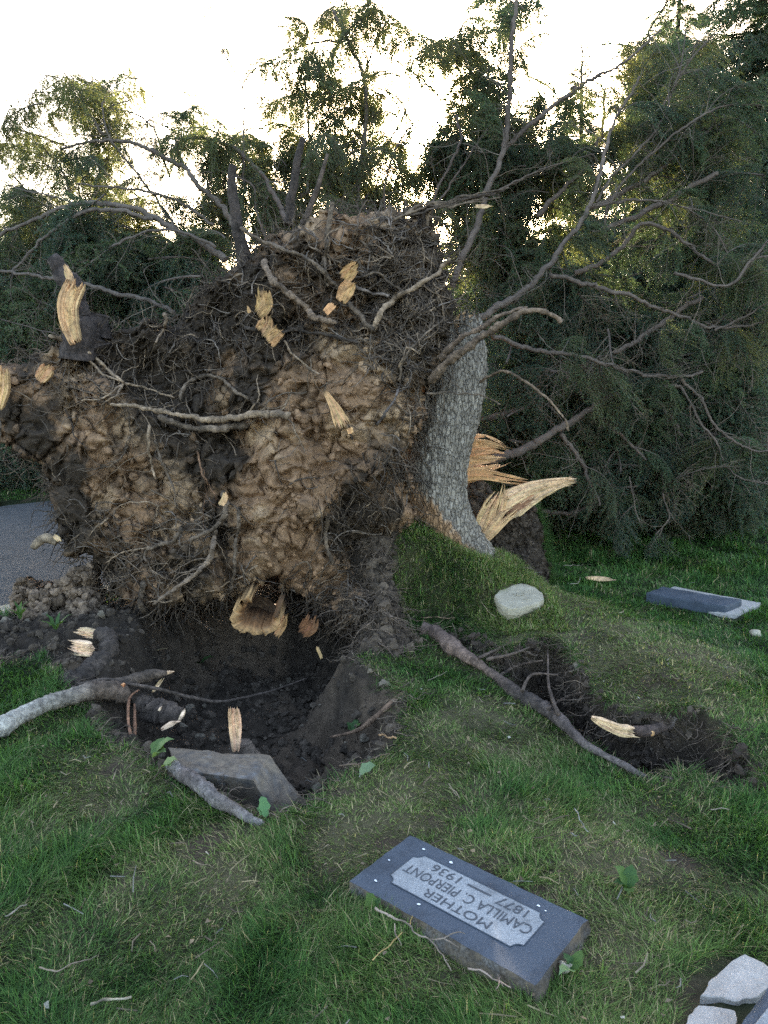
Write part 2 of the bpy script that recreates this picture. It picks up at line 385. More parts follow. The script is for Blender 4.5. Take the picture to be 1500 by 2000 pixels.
def hfield(X, Y, detail=True, carve=True):
    X = np.asarray(X, float).ravel(); Y = np.asarray(Y, float).ravel()
    num = np.zeros(len(X)); den = np.full(len(X), 0.03)
    for x, y, z in mound:
        w = np.exp(-((X - x) ** 2 + (Y - y) ** 2) / (2 * 0.24 ** 2)); num += w * z; den += w
    z = num / den
    num = 0.06 * z; den = np.full(len(X), 0.06)
    for x, y, q in FINE:
        w = np.exp(-((X - x) ** 2 + (Y - y) ** 2) / (2 * 0.085 ** 2)); num += w * q; den += w
    z = num / den
    p = np.stack([X, Y, 0 * X], -1)
    near = np.hypot(X, Y) < 14
    if detail:
        z = z + 0.018 * fbm(p * 2.2, 3, 5) + 0.006 * fbm(p * 9, 2, 9)
    z = z + 0.0 * X
    box = (np.abs(X) < 5) & (Y > 1) & (Y < 8)
    soil = np.zeros(len(X)); tmask = np.zeros(len(X))
    if box.any() and carve:
        xb, yb, pb = X[box], Y[box], p[box]
        wob = 0.035 * fbm(pb * 5, 3, 21) + 0.02 * fbm(pb * 18, 2, 22)
        ds = psdf(xb, yb, S1w) + wob
        dp = psdf(xb, yb, PITw) + wob
        dt = psdf(xb, yb, TRNw) + 0.3 * wob
        zb = z[box]
        F1, F2 = worley(pb * 9, 3); clod = (0.5 - F1)
        F1b, _ = worley(pb * 24, 4)
        sm = np.maximum(smooth(ds, -0.02, 0.03), smooth(dt, -0.012, 0.01))
        zb = zb * (1 - smooth(dp, 0.0, 0.30)) + (-0.42 + 0.05 * fbm(pb * 4, 3, 31)) * smooth(dp, 0.0, 0.30)
        tm = smooth(dt, 0.0, 0.055)
        zb = zb * (1 - tm) + (-0.34 + 0.04 * fbm(pb * 6, 3, 33)) * tm
        zb = zb + sm * (0.05 * clod + 0.018 * (0.5 - F1b) + 0.02 * fbm(pb * 14, 3, 35))
        z[box] = zb; soil[box] = sm; tmask[box] = tm
    kd = kdist(X, Y)
    z = np.where((kd > 0.02) & (kd < ROADW), -0.10, z)
    return z, soil, tmask
def gz(x, y): return float(hfield(np.array([x]), np.array([y]))[0][0])
def hit(px, py, lift=0.0, far=9.0, near=1.4):
    """where the line of sight through a picture point meets the terrain"""
    out = []
    for x, y in zip(np.atleast_1d(px), np.atleast_1d(py)):
        r = ray(x, y); t = np.linspace(near, far, 700); q = C0 + r * (t / r[1])[:, None]; h = hfield(q[:, 0], q[:, 1])[0] + lift
        b = q[:, 2] < h; k = int(np.argmax(b)) if b.any() else -1; out.append([q[k, 0], q[k, 1], h[k]])
    return np.array(out)
def dry_lit_mask(X, Y):
    """0 lush .. 1 dry, in world coordinates around hand-placed centres, brighter light included on the flap"""
    r = np.zeros(len(X))
    for px, py, rad in DRY_LIT:
        c = G(px, py, 0.05); m = rad * mpp(c[1]) * 1.05
        r = np.maximum(r, np.exp(-(((X - c[0]) / m) ** 2 + ((Y - c[1]) / (m * 1.5)) ** 2)))
    p = np.stack([X, Y, 0 * X], -1)
    return np.clip(r + 0.35 * fbm(p * 6, 3, 51), 0, 1)

def build_ground():
    th = np.r_[np.linspace(-180, -36, 60, endpoint=False), np.linspace(-36, 36, 520, endpoint=False), np.linspace(36, 180, 60, endpoint=False)] * math.pi / 180
    r = np.r_[0.02, 0.5, 0.9, np.geomspace(1.2, 6.4, 262), np.geomspace(6.5, 11, 36), np.geomspace(11.5, 400, 36)]
    R, T = np.meshgrid(r, th, indexing='ij'); X, Y = R * np.sin(T), R * np.cos(T)
    z, soil, tm = hfield(X, Y)
    p = np.stack([X.ravel(), Y.ravel(), 0 * X.ravel()], -1)
    dry_lit = dry_lit_mask(p[:, 0], p[:, 1])[:, None]
    thatch = np.array([0.018, 0.024, 0.009]) * (1 - dry_lit) + np.array([0.085, 0.074, 0.040]) * dry_lit
    pit = np.array([0.042, 0.031, 0.0235]) + np.array([0.060, 0.040, 0.026]) * np.clip(fbm(p * 2.5, 3, 61), 0, 1)[:, None]
    c = thatch * (1 - soil[:, None]) + pit * soil[:, None]
    bare = smooth(fbm(p * 5, 3, 71), 0.45, 0.75)[:, None] * (1 - soil[:, None]) * smooth(dry_lit, 0.3, 0.7)
    c = c * (1 - bare) + np.array([0.06, 0.044, 0.03]) * bare
    nr, nt = len(r), len(th)
    i = np.arange(nr - 1)[:, None] * nt; j = np.arange(nt)[None]; k = (j + 1) % nt
    q = np.stack([i + j, i + k, i + nt + k, i + nt + j], -1).reshape(-1, 4)[:, ::-1]
    mb = MB(); mb.add(np.stack([X.ravel(), Y.ravel(), z], -1), quads=q, col=c)
    return struct('ground', mb.mesh('ground', M_GROUND))
build_ground()

def build_road():
    mb = MB(); s = np.linspace(-40, 60, 140); w = np.linspace(0.03, ROADW, 26)
    S, W = np.meshgrid(s, w, indexing='ij')
    x = KA[0] + S * KD[0] + W * KN[0]; y = KA[1] + S * KD[1] + W * KN[1]
    z = -0.05 + 0.05 * np.sin(np.pi * W / ROADW)
    n = len(w); i = np.arange(len(s) - 1)[:, None] * n; j = np.arange(n - 1)[None]
    q = np.stack([i + j, i + n + j, i + n + j + 1, i + j + 1], -1).reshape(-1, 4)
    mb.add(np.stack([x.ravel(), y.ravel(), z.ravel()], -1), quads=q)
    struct('road', mb.mesh('road', M_ASPH))
    for nm, w0, w1 in (('kerb', -0.12, 0.05),):
        mb = MB(); prof = np.array([(w0, -0.15), (w0, 0.035), (w0 + 0.015, 0.045), (w1 - 0.015, 0.045), (w1, 0.03), (w1, -0.15)])
        v = np.array([[KA[0] + a * KD[0] + p0 * KN[0], KA[1] + a * KD[1] + p0 * KN[1], p1] for a in np.linspace(-40, 60, 60) for p0, p1 in prof])
        m = len(prof); i = np.arange(59)[:, None] * m; j = np.arange(m - 1)[None]
        mb.add(v, quads=np.stack([i + j, i + j + 1, i + m + j + 1, i + m + j], -1).reshape(-1, 4))
        struct(nm, mb.mesh(nm, M_CONC, shade=False))
build_road()

# ------------------------------------------------------------------ lumpy earth bodies seen as a relief with real thickness
def relief(poly, depth, step, edge_px, edge_back, thick, amp, colfun, seed, jag=10, back=None):
    """closed earth body: its front surface follows depth(px,py), rounds off at the outline and has a rear side `thick` behind"""
    poly = np.array(poly, float); x0, y0 = poly.min(0) - 15; x1, y1 = poly.max(0) + 15
    gx = np.arange(x0, x1, step); gy = np.arange(y0, y1, step)
    X, Y = np.meshgrid(gx, gy); px, py = X.ravel(), Y.ravel()
    d = psdf(px, py, poly)
    q = np.stack([px, py, 0 * px], -1)
    d = d + jag * (fbm(q / 45.0, 4, seed + 1, 0.65))
    Y0 = depth(px, py)
    e = np.clip(1 - d / edge_px, 0, 1)
    base = P(px, py, Y0)
    n1 = fbm(base * 2.6, 3, seed + 2)
    F1, F2 = worley(base * 7.5 + 0.3 * fbm(base * 9, 2, seed)[:, None], seed + 3)
    G1, G2 = worley(base * 21, seed + 4)
    n2 = fbm(base * 26, 4, seed + 5, 0.6)
    rid = 1 - np.abs(fbm(base * 5.5, 3, seed + 6))
    H1, H2 = worley(base * 48, seed + 9); n3 = fbm(base * 11, 4, seed + 10, 0.7)
    K1, K2 = worley(base * 3.1 + 0.35 * np.stack([fbm(base * 5, 3, seed + 11), fbm(base * 5, 3, seed + 12), fbm(base * 5, 3, seed + 13)], -1), seed + 14)
    led = np.abs(((base[:, 2] * 5.5 + 1.6 * fbm(base * 2.2, 3, seed + 15)) % 1.0) - 0.5) * 2
    sm = smooth(fbm(base * 1.9, 3, seed + 16), -0.25, 0.75)
    off = amp * (1.15 * n1 + 0.6 * (0.5 - K1) - 0.7 * (1 - smooth(K2 - K1, 0, 0.10)) + 0.30 * smooth(led, 0.1, 0.9) + (0.12 + 0.22 * sm) * n3 + sm * (0.30 * (0.55 - F1) + 0.20 * (0.5 - G1) - 0.16 * (1 - smooth(G2 - G1, 0, 0.25)) + 0.16 * (0.5 - H1)) + (0.10 + 0.14 * sm) * n2 - 0.55 * smooth(rid, 0.84, 1.0))
    Yf = Y0 - off + edge_back * (1 - np.sqrt(np.clip(1 - e ** 2, 0, 1)))
    lat = amp * 0.25
    vf = P(px, py, Yf); vf[:, 0] += lat * fbm(base * 12 + 9, 2, seed + 7); vf[:, 2] += lat * fbm(base * 12 + 31, 2, seed + 8)
    mid = np.maximum(Y0 + edge_back + 0.02, Yf + 0.03)
    Yb = mid + thick * np.sqrt(np.clip(1 - e ** 2, 0, 1))
    sc = Yb / Yf
    vb = P(px, py, Yf); vb[:, 1] = Yb + 0.04 * n1           # rear side keeps the same X and Z: no cone towards the camera
    nx, ny = len(gx), len(gy); ins = (d > 0).reshape(ny, nx)
    cell = ins[:-1, :-1] & ins[1:, :-1] & ins[:-1, 1:] & ins[1:, 1:]
    iy, ix = np.nonzero(cell); a = iy * nx + ix
    qf = np.stack([a, a + nx, a + nx + 1, a + 1], -1)
    N = nx * ny; qb = qf[:, ::-1] + N
    # side walls along open edges
    E = np.vstack([qf[:, [0, 1]], qf[:, [1, 2]], qf[:, [2, 3]], qf[:, [3, 0]]])
    key = np.minimum(E[:, 0], E[:, 1]).astype(np.int64) * (N + 1) + np.maximum(E[:, 0], E[:, 1])
    u, idx, cnt = np.unique(key, return_index=True, return_counts=True); be = E[idx[cnt == 1]]
    qs = np.stack([be[:, 1], be[:, 0], be[:, 0] + N, be[:, 1] + N], -1)
    V = np.vstack([vf, vb]); Q = np.vstack([qf, qb, qs]); use, inv = np.unique(Q, return_inverse=True)
    cf = colfun(px, py, base, n1, n2); Cc = np.vstack([cf, cf])
    mb = MB(); mb.add(V[use], quads=inv.reshape(Q.shape), col=Cc[use])
    grid = (gx, gy, np.where(ins, Yf.reshape(ny, nx), np.nan), (d.reshape(ny, nx)))
    return mb, grid
def idw(ctrl, power=3.0, s=12.0):
    c = np.array(ctrl, float)
    def f(px, py):
        num = np.zeros(len(px)); den = np.zeros(len(px))
        for x, y, v in c:
            w = 1.0 / (((px - x) ** 2 + (py - y) ** 2 + s * s) ** (power / 2)); num += w * v; den += w
        return num / den
    return f

PLATE = [(600,432),(640,414),(700,406),(760,412),(798,410),(832,418),(850,440),(862,480),(878,540),(886,600),(878,650),(862,700),(846,740),(830,790),(814,850),(800,900),(800,950),(812,985),(830,1035),(812,1075),(792,1100),(776,1130),(790,1185),(806,1235),(785,1268),(745,1280),(715,1265),(680,1250),(650,1240),(630,1205),(590,1185),(560,1155),(520,1152),(480,1168),(440,1168),(400,1182),(360,1188),(320,1200),(288,1195),(250,1165),(215,1140),(190,1120),(165,1100),(122,1085),(115,1040),(100,980),(85,925),(40,895),(-10,870),(-60,800),(-60,715),(20,705),(60,690),(90,680),(110,660),(180,645),(260,640),(330,628),(372,600),(402,560),(450,535),(480,500),(520,470),(560,445)]
YC = 4.85
pdepth = idw([(575,900,4.55),(560,850,4.65),(640,850,4.72),(700,930,4.62),(700,860,4.74),(730,760,4.74),(680,700,4.78),(520,1080,4.58),(620,1100,4.60),(650,1040,4.78),(600,1000,4.62),(690,1000,4.85),(710,1080,5.02),(735,1120,5.0),(740,1050,4.95),(700,1190,4.52),(740,1235,4.5),(790,1230,4.62),(400,1000,4.70),(450,930,4.72),(240,1000,4.82),(150,1000,4.98),(200,780,4.86),(100,800,4.95),(30,800,5.0),(440,850,4.98),(380,850,4.92),(300,860,4.92),(300,710,5.12),(380,690,5.1),(200,690,5.15),(400,630,5.2),(550,640,5.0),(500,720,4.92),(450,700,5.02),(640,620,4.86),(700,550,4.92),(600,500,5.02),(750,450,5.0),(850,600,4.95),(850,480,5.05),(820,740,4.86),(780,880,4.74),(760,960,4.82),(815,1030,5.0),(800,980,4.9),(300,1120,4.72),(420,1120,4.66),(180,1080,4.95),(340,1170,4.68),(540,1130,4.60),(650,1150,4.85),(560,1170,4.8),(590,770,4.84),(500,800,4.82)], 3.2, 14)
claymask = idw([(575,900,1.0),(520,850,.9),(640,830,.75),(700,900,.6),(720,760,.95),(690,690,.85),(760,820,.8),(690,640,.5),(540,1080,.85),(620,1120,.75),(500,1000,.75),(640,960,.8),(700,1000,.3),(720,1080,.05),(700,1160,.45),(740,1230,.3),(780,1100,.15),(780,1170,.2),(400,1020,.6),(300,950,.75),(220,900,.85),(150,820,.85),(200,780,.8),(100,760,.7),(60,830,.25),(120,920,.2),(250,1010,.8),(160,1030,.15),(430,870,.15),(380,800,.2),(480,760,.25),(420,760,.45),(330,780,.15),(300,700,.03),(200,670,.02),(400,640,.03),(560,690,.35),(520,640,.1),(600,560,.3),(700,560,.3),(730,440,.5),(680,430,.6),(800,470,.35),(840,560,.08),(850,650,.08),(820,720,.25),(780,900,.4),(770,990,.15),(815,1020,.75),(800,975,.5),(320,1120,.5),(400,1130,.55),(220,1090,.25),(350,1170,.35),(440,1100,.55),(600,1060,.8),(560,1160,.4),(640,1050,.25),(650,760,.75),(600,800,.5),(860,430,.15)], 3.5, 14)
def platecol(px, py, base, n1, n2):
    m = claymask(px, py) * (0.66 + 0.34 * smooth(px + 60 * n1, 380, 560)) + 0.26 * fbm(base * 5, 4, 88, 0.6) + 0.10 * n2
    m = smooth(m, 0.16, 0.66)[:, None]
    light = smooth(fbm(base * 4.0, 3, 90), 0.0, 0.7)[:, None]
    c = HUM * (1 - m) + (CLAY * (1 - light) + CLAY2 * light) * m
    return c * (1 + 0.25 * n1[:, None] * 0.5)
plate_mb, pgrid = relief(PLATE, pdepth, 3.2, 55, 0.22, 0.55, 0.085, platecol, 100, jag=13)
_gx, _gy, _YF, _DD = pgrid
_YFf = np.where(np.isnan(_YF), 5.1, _YF)
def surfY(px, py):
    ix = np.clip(np.round((np.asarray(px, float) - _gx[0]) / 3.2).astype(int), 0, len(_gx) - 1)
    iy = np.clip(np.round((np.asarray(py, float) - _gy[0]) / 3.2).astype(int), 0, len(_gy) - 1)
    return _YFf[iy, ix]
def surfD(px, py):
    ix = np.clip(np.round((np.asarray(px, float) - _gx[0]) / 3.2).astype(int), 0, len(_gx) - 1)
    iy = np.clip(np.round((np.asarray(py, float) - _gy[0]) / 3.2).astype(int), 0, len(_gy) - 1)
    return _DD[iy, ix]

uproot = thing('uprooted_tree', 'uprooted tree with earth-caked root plate, torn roots and grey broken trunk', 'tree', (0.2, 5.1, 0.2))
part('root_plate', plate_mb.mesh('root_plate', M_SOIL), uproot, 'huge slab of clay and dark soil held together by roots')

# trunk ------------------------------------------------------------
def build_trunk():
    rows = np.array([(600,868,930),(640,858,937),(690,846,943),(760,830,941),(830,812,932),(900,796,916),(960,782,912),(1005,788,926),(1045,806,948),(1075,828,969),(1100,856,989),(1135,890,1014)], float)
    n, m = 230, 150
    yy = np.linspace(rows[0, 0], rows[-1, 0], n)
    Lx = np.interp(yy, rows[:, 0], rows[:, 1]); Rx = np.interp(yy, rows[:, 0], rows[:, 2])
    k = np.ones(9) / 9
    Lx = np.convolve(np.pad(Lx, 4, 'edge'), k, 'valid'); Rx = np.convolve(np.pad(Rx, 4, 'edge'), k, 'valid')
    Yc = np.interp(yy, [600, 900, 1000, 1135], [5.40, 5.28, 5.28, 5.26])
    cx = (Lx + Rx) / 2; c = P(cx, yy, Yc); rad = (Rx - Lx) / 2 * mpp(Yc)
    th = np.linspace(0, 2 * np.pi, m, endpoint=False)
    A, R = np.meshgrid(th, rad); CX = c[:, 0][:, None]; CY = c[:, 1][:, None]; CZ = c[:, 2][:, None] + 0 * A
    x = np.cos(A) * R; y = np.sin(A) * R * 0.95
    q = np.stack([(x + CX).ravel() * 1.0, (y + CY).ravel(), CZ.ravel() * 0.30], -1)
    q2 = q * 52 + 0.9 * np.stack([fbm(q * 30, 3, 3), fbm(q * 30, 3, 4), fbm(q * 30, 3, 5)], -1)
    F1, F2 = worley(q2, 12); crack = smooth(F2 - F1, 0.0, 0.28)
    n1 = fbm(q * 60, 3, 14); fl = fbm(np.stack([np.cos(A).ravel() * 2.2, np.sin(A).ravel() * 2.2, CZ.ravel() * 1.2], -1), 3, 15)
    disp = (0.009 * crack + 0.008 * n1 + 0.022 * fl).reshape(A.shape)
    f = 1 + disp / R
    v = np.stack([(x * f + CX), (y * f + CY), CZ + 0.006 * n1.reshape(A.shape)], -1)
    # ragged top
    jag = np.interp(A[0], np.linspace(0, 2 * np.pi, 40), np.random.default_rng(5).random(40) * 0.16)
    v[:40, :, 2] -= (np.linspace(1, 0, 40)[:, None] ** 1.0) * jag[None]
    i = np.arange(n - 1)[:, None] * m; j = np.arange(m)[None]; kk = (j + 1) % m
    Q = np.stack([i + j, i + m + j, i + m + kk, i + kk], -1).reshape(-1, 4)
    # soil-stained lower left flank of the trunk, where it was below ground
    yrow = np.repeat(yy, m); pxv = 750 + F * CP * v[..., 0].ravel() / v[..., 1].ravel()
    line = np.interp(yrow, [920, 960, 1010, 1060, 1100], [800, 838, 880, 928, 975])
    st = smooth(line + 10 * n1 - pxv, -4, 10)[:, None] * (yrow > 930)[:, None]
    col = np.array([1.0, 1.0, 1.0]) * (1 - st) + np.array([1.15, 0.80, 0.54]) * st
    mb = MB(); mb.add(v.reshape(-1, 3), quads=Q, col=col)
    top = v[0].mean(0) - [0, 0, 0.12]
    vv = np.vstack([v[0], [top]]); jj = np.arange(m)
    mb.add(vv, tris=np.stack([jj, (jj + 1) % m, np.full(m, m)], -1), col=(0.8, 0.7, 0.55))
    return part('trunk', mb.mesh('trunk', M_BARK), uproot, 'grey furrowed bark trunk flaring into the turf')
build_trunk()

# torn wood -----------------------------------------------------------
def splinter(mb, path, width, thick, cols=10, jag=(0.1, 0.25), seed=0, c=(0.62, 0.43, 0.25), curl=0.0, normal=(0, -1, 0), rows=16, grain=0.08, stain=False):
    """torn board: fibres along `path`, every fibre ends at its own length, so both ends are jagged"""
    r = np.random.default_rng(seed); path = np.asarray(path, float); width = np.asarray(width, float)
    pts = spline(path, 60); L = np.linalg.norm(np.diff(pts, axis=0), axis=1).sum()
    W = np.interp(np.linspace(0, 1, 60), np.linspace(0, 1, len(width)), width)
    T = np.gradient(pts, axis=0); T /= np.linalg.norm(T, axis=1)[:, None]
    nv = np.asarray(normal, float); side = np.cross(T, nv); side /= np.linalg.norm(side, axis=1)[:, None]; nn = np.cross(side, T)
    f = np.linspace(-0.5, 0.5, cols + 1)
    for k in range(cols):
        a0 = jag[0] * r.random() ** 1.5 ; a1 = 1 - jag[1] * r.random() ** 1.3
        tt = np.linspace(a0, a1, rows)
        pp = np.stack([np.interp(tt, np.linspace(0, 1, 60), pts[:, i]) for i in range(3)], -1)
        ss = np.stack([np.interp(tt, np.linspace(0, 1, 60), side[:, i]) for i in range(3)], -1)
        n2 = np.stack([np.interp(tt, np.linspace(0, 1, 60), nn[:, i]) for i in range(3)], -1)
        w = np.interp(tt, np.linspace(0, 1, 60), W)[:, None]
        walk_ = (0 if k == 0 else walk_ * 0.75) + thick * 0.14 * (r.random() - 0.5) * 2; dz = walk_ + curl * w * (f[k] + 0.05) ** 2 * 4 * 0.25
        wob = np.convolve(r.random(rows + 4) - 0.5, np.ones(5) / 5, 'valid')[:, None] * thick * 0.3
        fl, fr = f[k], f[k + 1]
        tap = np.ones((rows, 1)); tap[-1] = 0.08; tap[-2] = 0.5; tap[0] = 0.15; tap[1] = 0.7
        mid = (fl + fr) / 2
        l = pp + ss * (mid + (fl - mid) * tap * 1.08) * w + n2 * (dz + wob); rgt = pp + ss * (mid + (fr - mid) * tap * 1.08) * w + n2 * (dz + wob * 0.6)
        th = thick * (0.35 + 0.65 * tap) + 0.004
        v = np.stack([l, rgt, rgt - n2 * th, l - n2 * th], 1).reshape(-1, 3)
        i = np.arange(rows - 1)[:, None] * 4; j = np.arange(4)[None]; kk = (j + 1) % 4
        q = np.stack([i + j, i + kk, i + 4 + kk, i + 4 + j], -1).reshape(-1, 4)
        q = np.vstack([q, [[3, 2, 1, 0]], [[(rows - 1) * 4 + t for t in (0, 1, 2, 3)]]])
        cc = np.asarray(c) * (1 + grain * (r.random() - 0.5)) * (1 + 0.12 * (r.random(3) - 0.5))
        rw = 1 + 0.28 * vnoise(np.stack([np.full(rows, k * 0.55), np.linspace(0, 4, rows), np.full(rows, seed * 3.1)], -1), 7)
        st = (0.25 + 0.75 * smooth(np.linspace(0, 1, rows), 0.0, 0.22)) if stain else np.ones(rows)
        mb.add(v, quads=q, col=np.repeat((rw * st)[:, None] * cc[None], 4, 0))
        if cols > 5:
            for _ in range(2):
                i0 = r.integers(1, rows - 2); i1 = min(rows - 1, i0 + r.integers(3, 8)); a_, b_ = l[i0], l[i1]
                e_ = b_ + (b_ - a_) * r.uniform(-.1, .35) + nn[0] * thick * r.uniform(0, .6) + r.normal(0, thick * .22, 3)
                mb.tube(np.array([a_, (a_ + e_) / 2 + nn[0] * thick * .12, e_]), np.array([.0022, .0028, .0003]) * r.uniform(.5, 1.2), 4, cc * r.uniform(.75, 1.3), cap=False)
def wpath(pts, Y, dY=None): 
    a = np.array(pts, float); Yv = np.broadcast_to(np.asarray(Y, float), (len(a),)); return P(a[:, 0], a[:, 1], Yv)
PALE, ORANGE, DARKB = (0.70, 0.54, 0.375), (0.60, 0.395, 0.225), (0.055, 0.04, 0.035)
def torn(pts, Y, wpx, thick, label=None, parent=None, name='torn_wood', **kw):
    mb = MB(); Ym = float(np.mean(Y)); splinter(mb, wpath(pts, Y), np.array(wpx) * mpp(Ym), thick, **kw)
    return part(name, mb.mesh(name, M_WOOD, shade=False), parent or uproot, label)
# the split trunk behind: an orange fan and a long curved pale splinter
torn([(880,905),(925,893),(960,890),(992,892)], 5.62, [92,94,78,40], 0.05, 'orange fan of split trunk wood', cols=26, jag=(0.02, 0.5), seed=3, c=ORANGE, rows=14)
torn([(885,930),(940,925),(1000,936),(1060,946)], 5.56, [26,24,18,8], 0.02, cols=8, jag=(0.05,0.6), seed=8, c=(0.60,0.38,0.20))
torn([(966,1012),(1000,985),(1040,963),(1082,947),(1127,937)], [5.44,5.45,5.45,5.42,5.4], [44,60,44,24,9], 0.03, 'long pale splinter tapering out to a point', cols=22, jag=(0.25, 0.12), seed=4, c=PALE, rows=24)
torn([(936,1050),(950,1022),(968,990),(984,955)], 5.41, [26,44,46,22], 0.03, cols=14, jag=(0.2, 0.55), seed=44, c=(0.68,0.49,0.30), rows=14)
torn([(940,1062),(958,1040),(985,1010),(1010,992)], 5.39, [14,24,26,14], 0.03, cols=8, jag=(0.15, 0.5), seed=45, c=(0.60,0.42,0.25), rows=12)
torn([(990,1002),(1025,985),(1045,975)], 5.43, [10,12,5], 0.02, cols=5, jag=(0.2, 0.4), seed=46, c=(0.25,0.14,0.09), rows=10)
torn([(945,1060),(962,1020),(975,980),(984,942)], 5.40, [16,26,20,5], 0.02, cols=8, jag=(0.1, 0.5), seed=5, c=(0.68,0.48,0.30))
torn([(1000,990),(1040,972),(1062,962)], 5.45, [16,13,6], 0.02, cols=5, jag=(0.1, 0.5), seed=6, c=(0.45,0.26,0.16))
torn([(930,790),(940,735),(949,690)], 5.45, [10,12,3], 0.015, cols=4, jag=(0.05, 0.3), seed=7, c=(0.62,0.46,0.25))
torn([(890,650),(905,630),(925,618)], 5.3, [30,34,26], 0.03, cols=9, jag=(0.1, 0.4), seed=9, c=(0.60,0.42,0.26))
# broken root stubs on the plate
def stub(pts, Y, r0, r1, c=DARKB, sides=12, name='root', label=None, rough=0.12, parent=None, n=26):
    mb = MB(); w = wpath(pts, Y); p = spline(w, n); rr = np.linspace(r0, r1, n) * mpp(float(np.mean(Y)))
    p = p + 0.25 * rr[:, None] * np.stack([fbm(p * 9, 2, 1), fbm(p * 9, 2, 2), fbm(p * 9, 2, 3)], -1)
    mb.tube(p, rr, sides, c, rough=rough, seed=int(abs(pts[0][0])))
    return part(name, mb.mesh(name, M_ROOT), parent or uproot, label)
stub([(150,700),(160,640),(146,580),(122,530),(104,505)], [5.1,5.1,5.12,5.15,5.16], 34, 13, label='dark broken root with a pale torn face')
stub([(185,690),(190,640),(195,615)], 5.2, 40, 16)
torn([(148,672),(134,630),(132,590),(150,545)], 4.97, [22,34,38,36], 0.03, 'large pale torn root face standing up at the left', cols=14, jag=(0.06, 0.16), seed=11, c=(0.62,0.42,0.24), rows=22)
torn([(137,560),(134,540),(122,513)], 4.99, [8,13,6], 0.02, cols=4, jag=(0.1, 0.3), seed=12, c=(0.66,0.47,0.28))
torn([(500,618),(516,595),(512,560)], 4.86, [22,30,24], 0.03, cols=9, jag=(0.2, 0.3), seed=13, c=(0.46,0.30,0.155), stain=True)
torn([(505,655),(520,630),(522,612)], 4.86, [24,28,12], 0.03, cols=8, jag=(0.2, 0.4), seed=14, c=(0.42,0.275,0.145), stain=True)
torn([(488,612),(482,596)], 4.86, [8,3], 0.01, cols=3, jag=(0.1, 0.4), seed=15, c=(0.48,0.32,0.17))
torn([(522,668),(548,644)], 4.80, [30,22], 0.03, cols=9, jag=(0.1, 0.12), seed=16, c=(0.44,0.28,0.145))
torn([(668,548),(684,530),(700,514)], 4.78, [26,26,14], 0.03, cols=8, jag=(0.15, 0.4), seed=17, c=(0.44,0.28,0.14), stain=True)
torn([(664,590),(680,560),(690,548)], 4.74, [20,30,20], 0.03, cols=9, jag=(0.15, 0.3), seed=18, c=(0.53,0.34,0.175))
torn([(634,612),(652,592)], 4.74, [13,15], 0.02, cols=5, jag=(0.1, 0.2), seed=19, c=(0.60,0.36,0.20))
torn([(632,760),(650,790),(672,836)], [4.72,4.64,4.56], [6,18,34], 0.02, 'pale wedge of torn wood stuck in the clay', cols=8, jag=(0.02, 0.14), seed=20, c=(0.53,0.36,0.19), stain=True)
torn([(682,835),(686,848)], 4.58, [12,10], 0.02, cols=4, jag=(0.1, 0.2), seed=21, c=(0.66,0.42,0.22))
torn([(-4,800),(4,760),(6,712)], 4.9, [12,22,14], 0.03, cols=6, jag=(0.05, 0.2), seed=22, c=(0.60,0.40,0.22))
torn([(74,745),(86,728),(98,710)], 4.86, [20,28,22], 0.03, cols=8, jag=(0.15, 0.35), seed=23, c=(0.52,0.34,0.19))
torn([(430,988),(438,975),(440,958)], 4.5, [12,12,6], 0.02, cols=4, jag=(0.1, 0.4), seed=24, c=(0.62,0.42,0.25))

# hollow rotten root below the plate: a ring of pale wood round a dark cavity
def hollow_root():
    mb = MB(); c0 = P(500, 1205, 4.55); n, m = 40, 7; th = np.linspace(0.15, 1.45 * np.pi, n)
    rr = np.random.default_rng(3)
    for t0 in range(m):
        pass
    px = 500 + 46 * np.cos(th) * (1 + 0.10 * np.sin(3 * th)); py = 1204 + 40 * np.sin(th) * (1 + 0.1 * np.sin(2 * th + 1))
    wid = 13 + 6 * np.sin(th * 1.0 - 0.6) + 7 * rr.random(n); px = px + rr.normal(0, 2.2, n); py = py + rr.normal(0, 2.2, n)
    out = P(px + 0, py, 4.52); 
    inn = P(497 + (px - 497) * (1 - wid / 50), 1203 + (py - 1203) * (1 - wid / 46), 4.56)
    outb = out + [0, 0.35, 0.05]; innb = inn + [0, 0.30, 0.05]
    V = np.stack([inn, out, outb, innb], 1).reshape(-1, 3)
    i = np.arange(n - 1)[:, None] * 4; j = np.arange(4)[None]; k = (j + 1) % 4
    q = np.stack([i + j, i + k, i + 4 + k, i + 4 + j], -1).reshape(-1, 4)
    q = np.vstack([q, [[0, 1, 2, 3]], [[(n - 1) * 4 + t for t in (3, 2, 1, 0)]]])
    c = np.tile(np.array([[.20,.11,.055],[.46,.31,.165],[.07,.05,.04],[.10,.055,.03]]), (n, 1)) * (0.6 + 0.8 * rr.random((n, 1))).repeat(4, 0)
    mb.add(V, quads=q, col=c)
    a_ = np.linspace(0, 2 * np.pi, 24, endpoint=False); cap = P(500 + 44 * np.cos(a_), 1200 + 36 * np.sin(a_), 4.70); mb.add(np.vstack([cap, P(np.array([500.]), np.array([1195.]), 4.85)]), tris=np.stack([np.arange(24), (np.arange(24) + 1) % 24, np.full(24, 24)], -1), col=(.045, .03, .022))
    part('hollow_root', mb.mesh('hollow_root', M_WOOD), uproot, 'hollow rotted root cut open below the root plate')
hollow_root()
torn([(538,1245),(552,1222),(556,1200)], 4.52, [12,15,8], 0.03, cols=6, jag=(0.1, 0.3), seed=26, c=(0.30,0.18,0.095))
torn([(585,1240),(605,1222),(612,1200)], 4.6, [26,34,20], 0.04, cols=8, jag=(0.2, 0.3), seed=27, c=(0.17,0.085,0.045), stain=True)
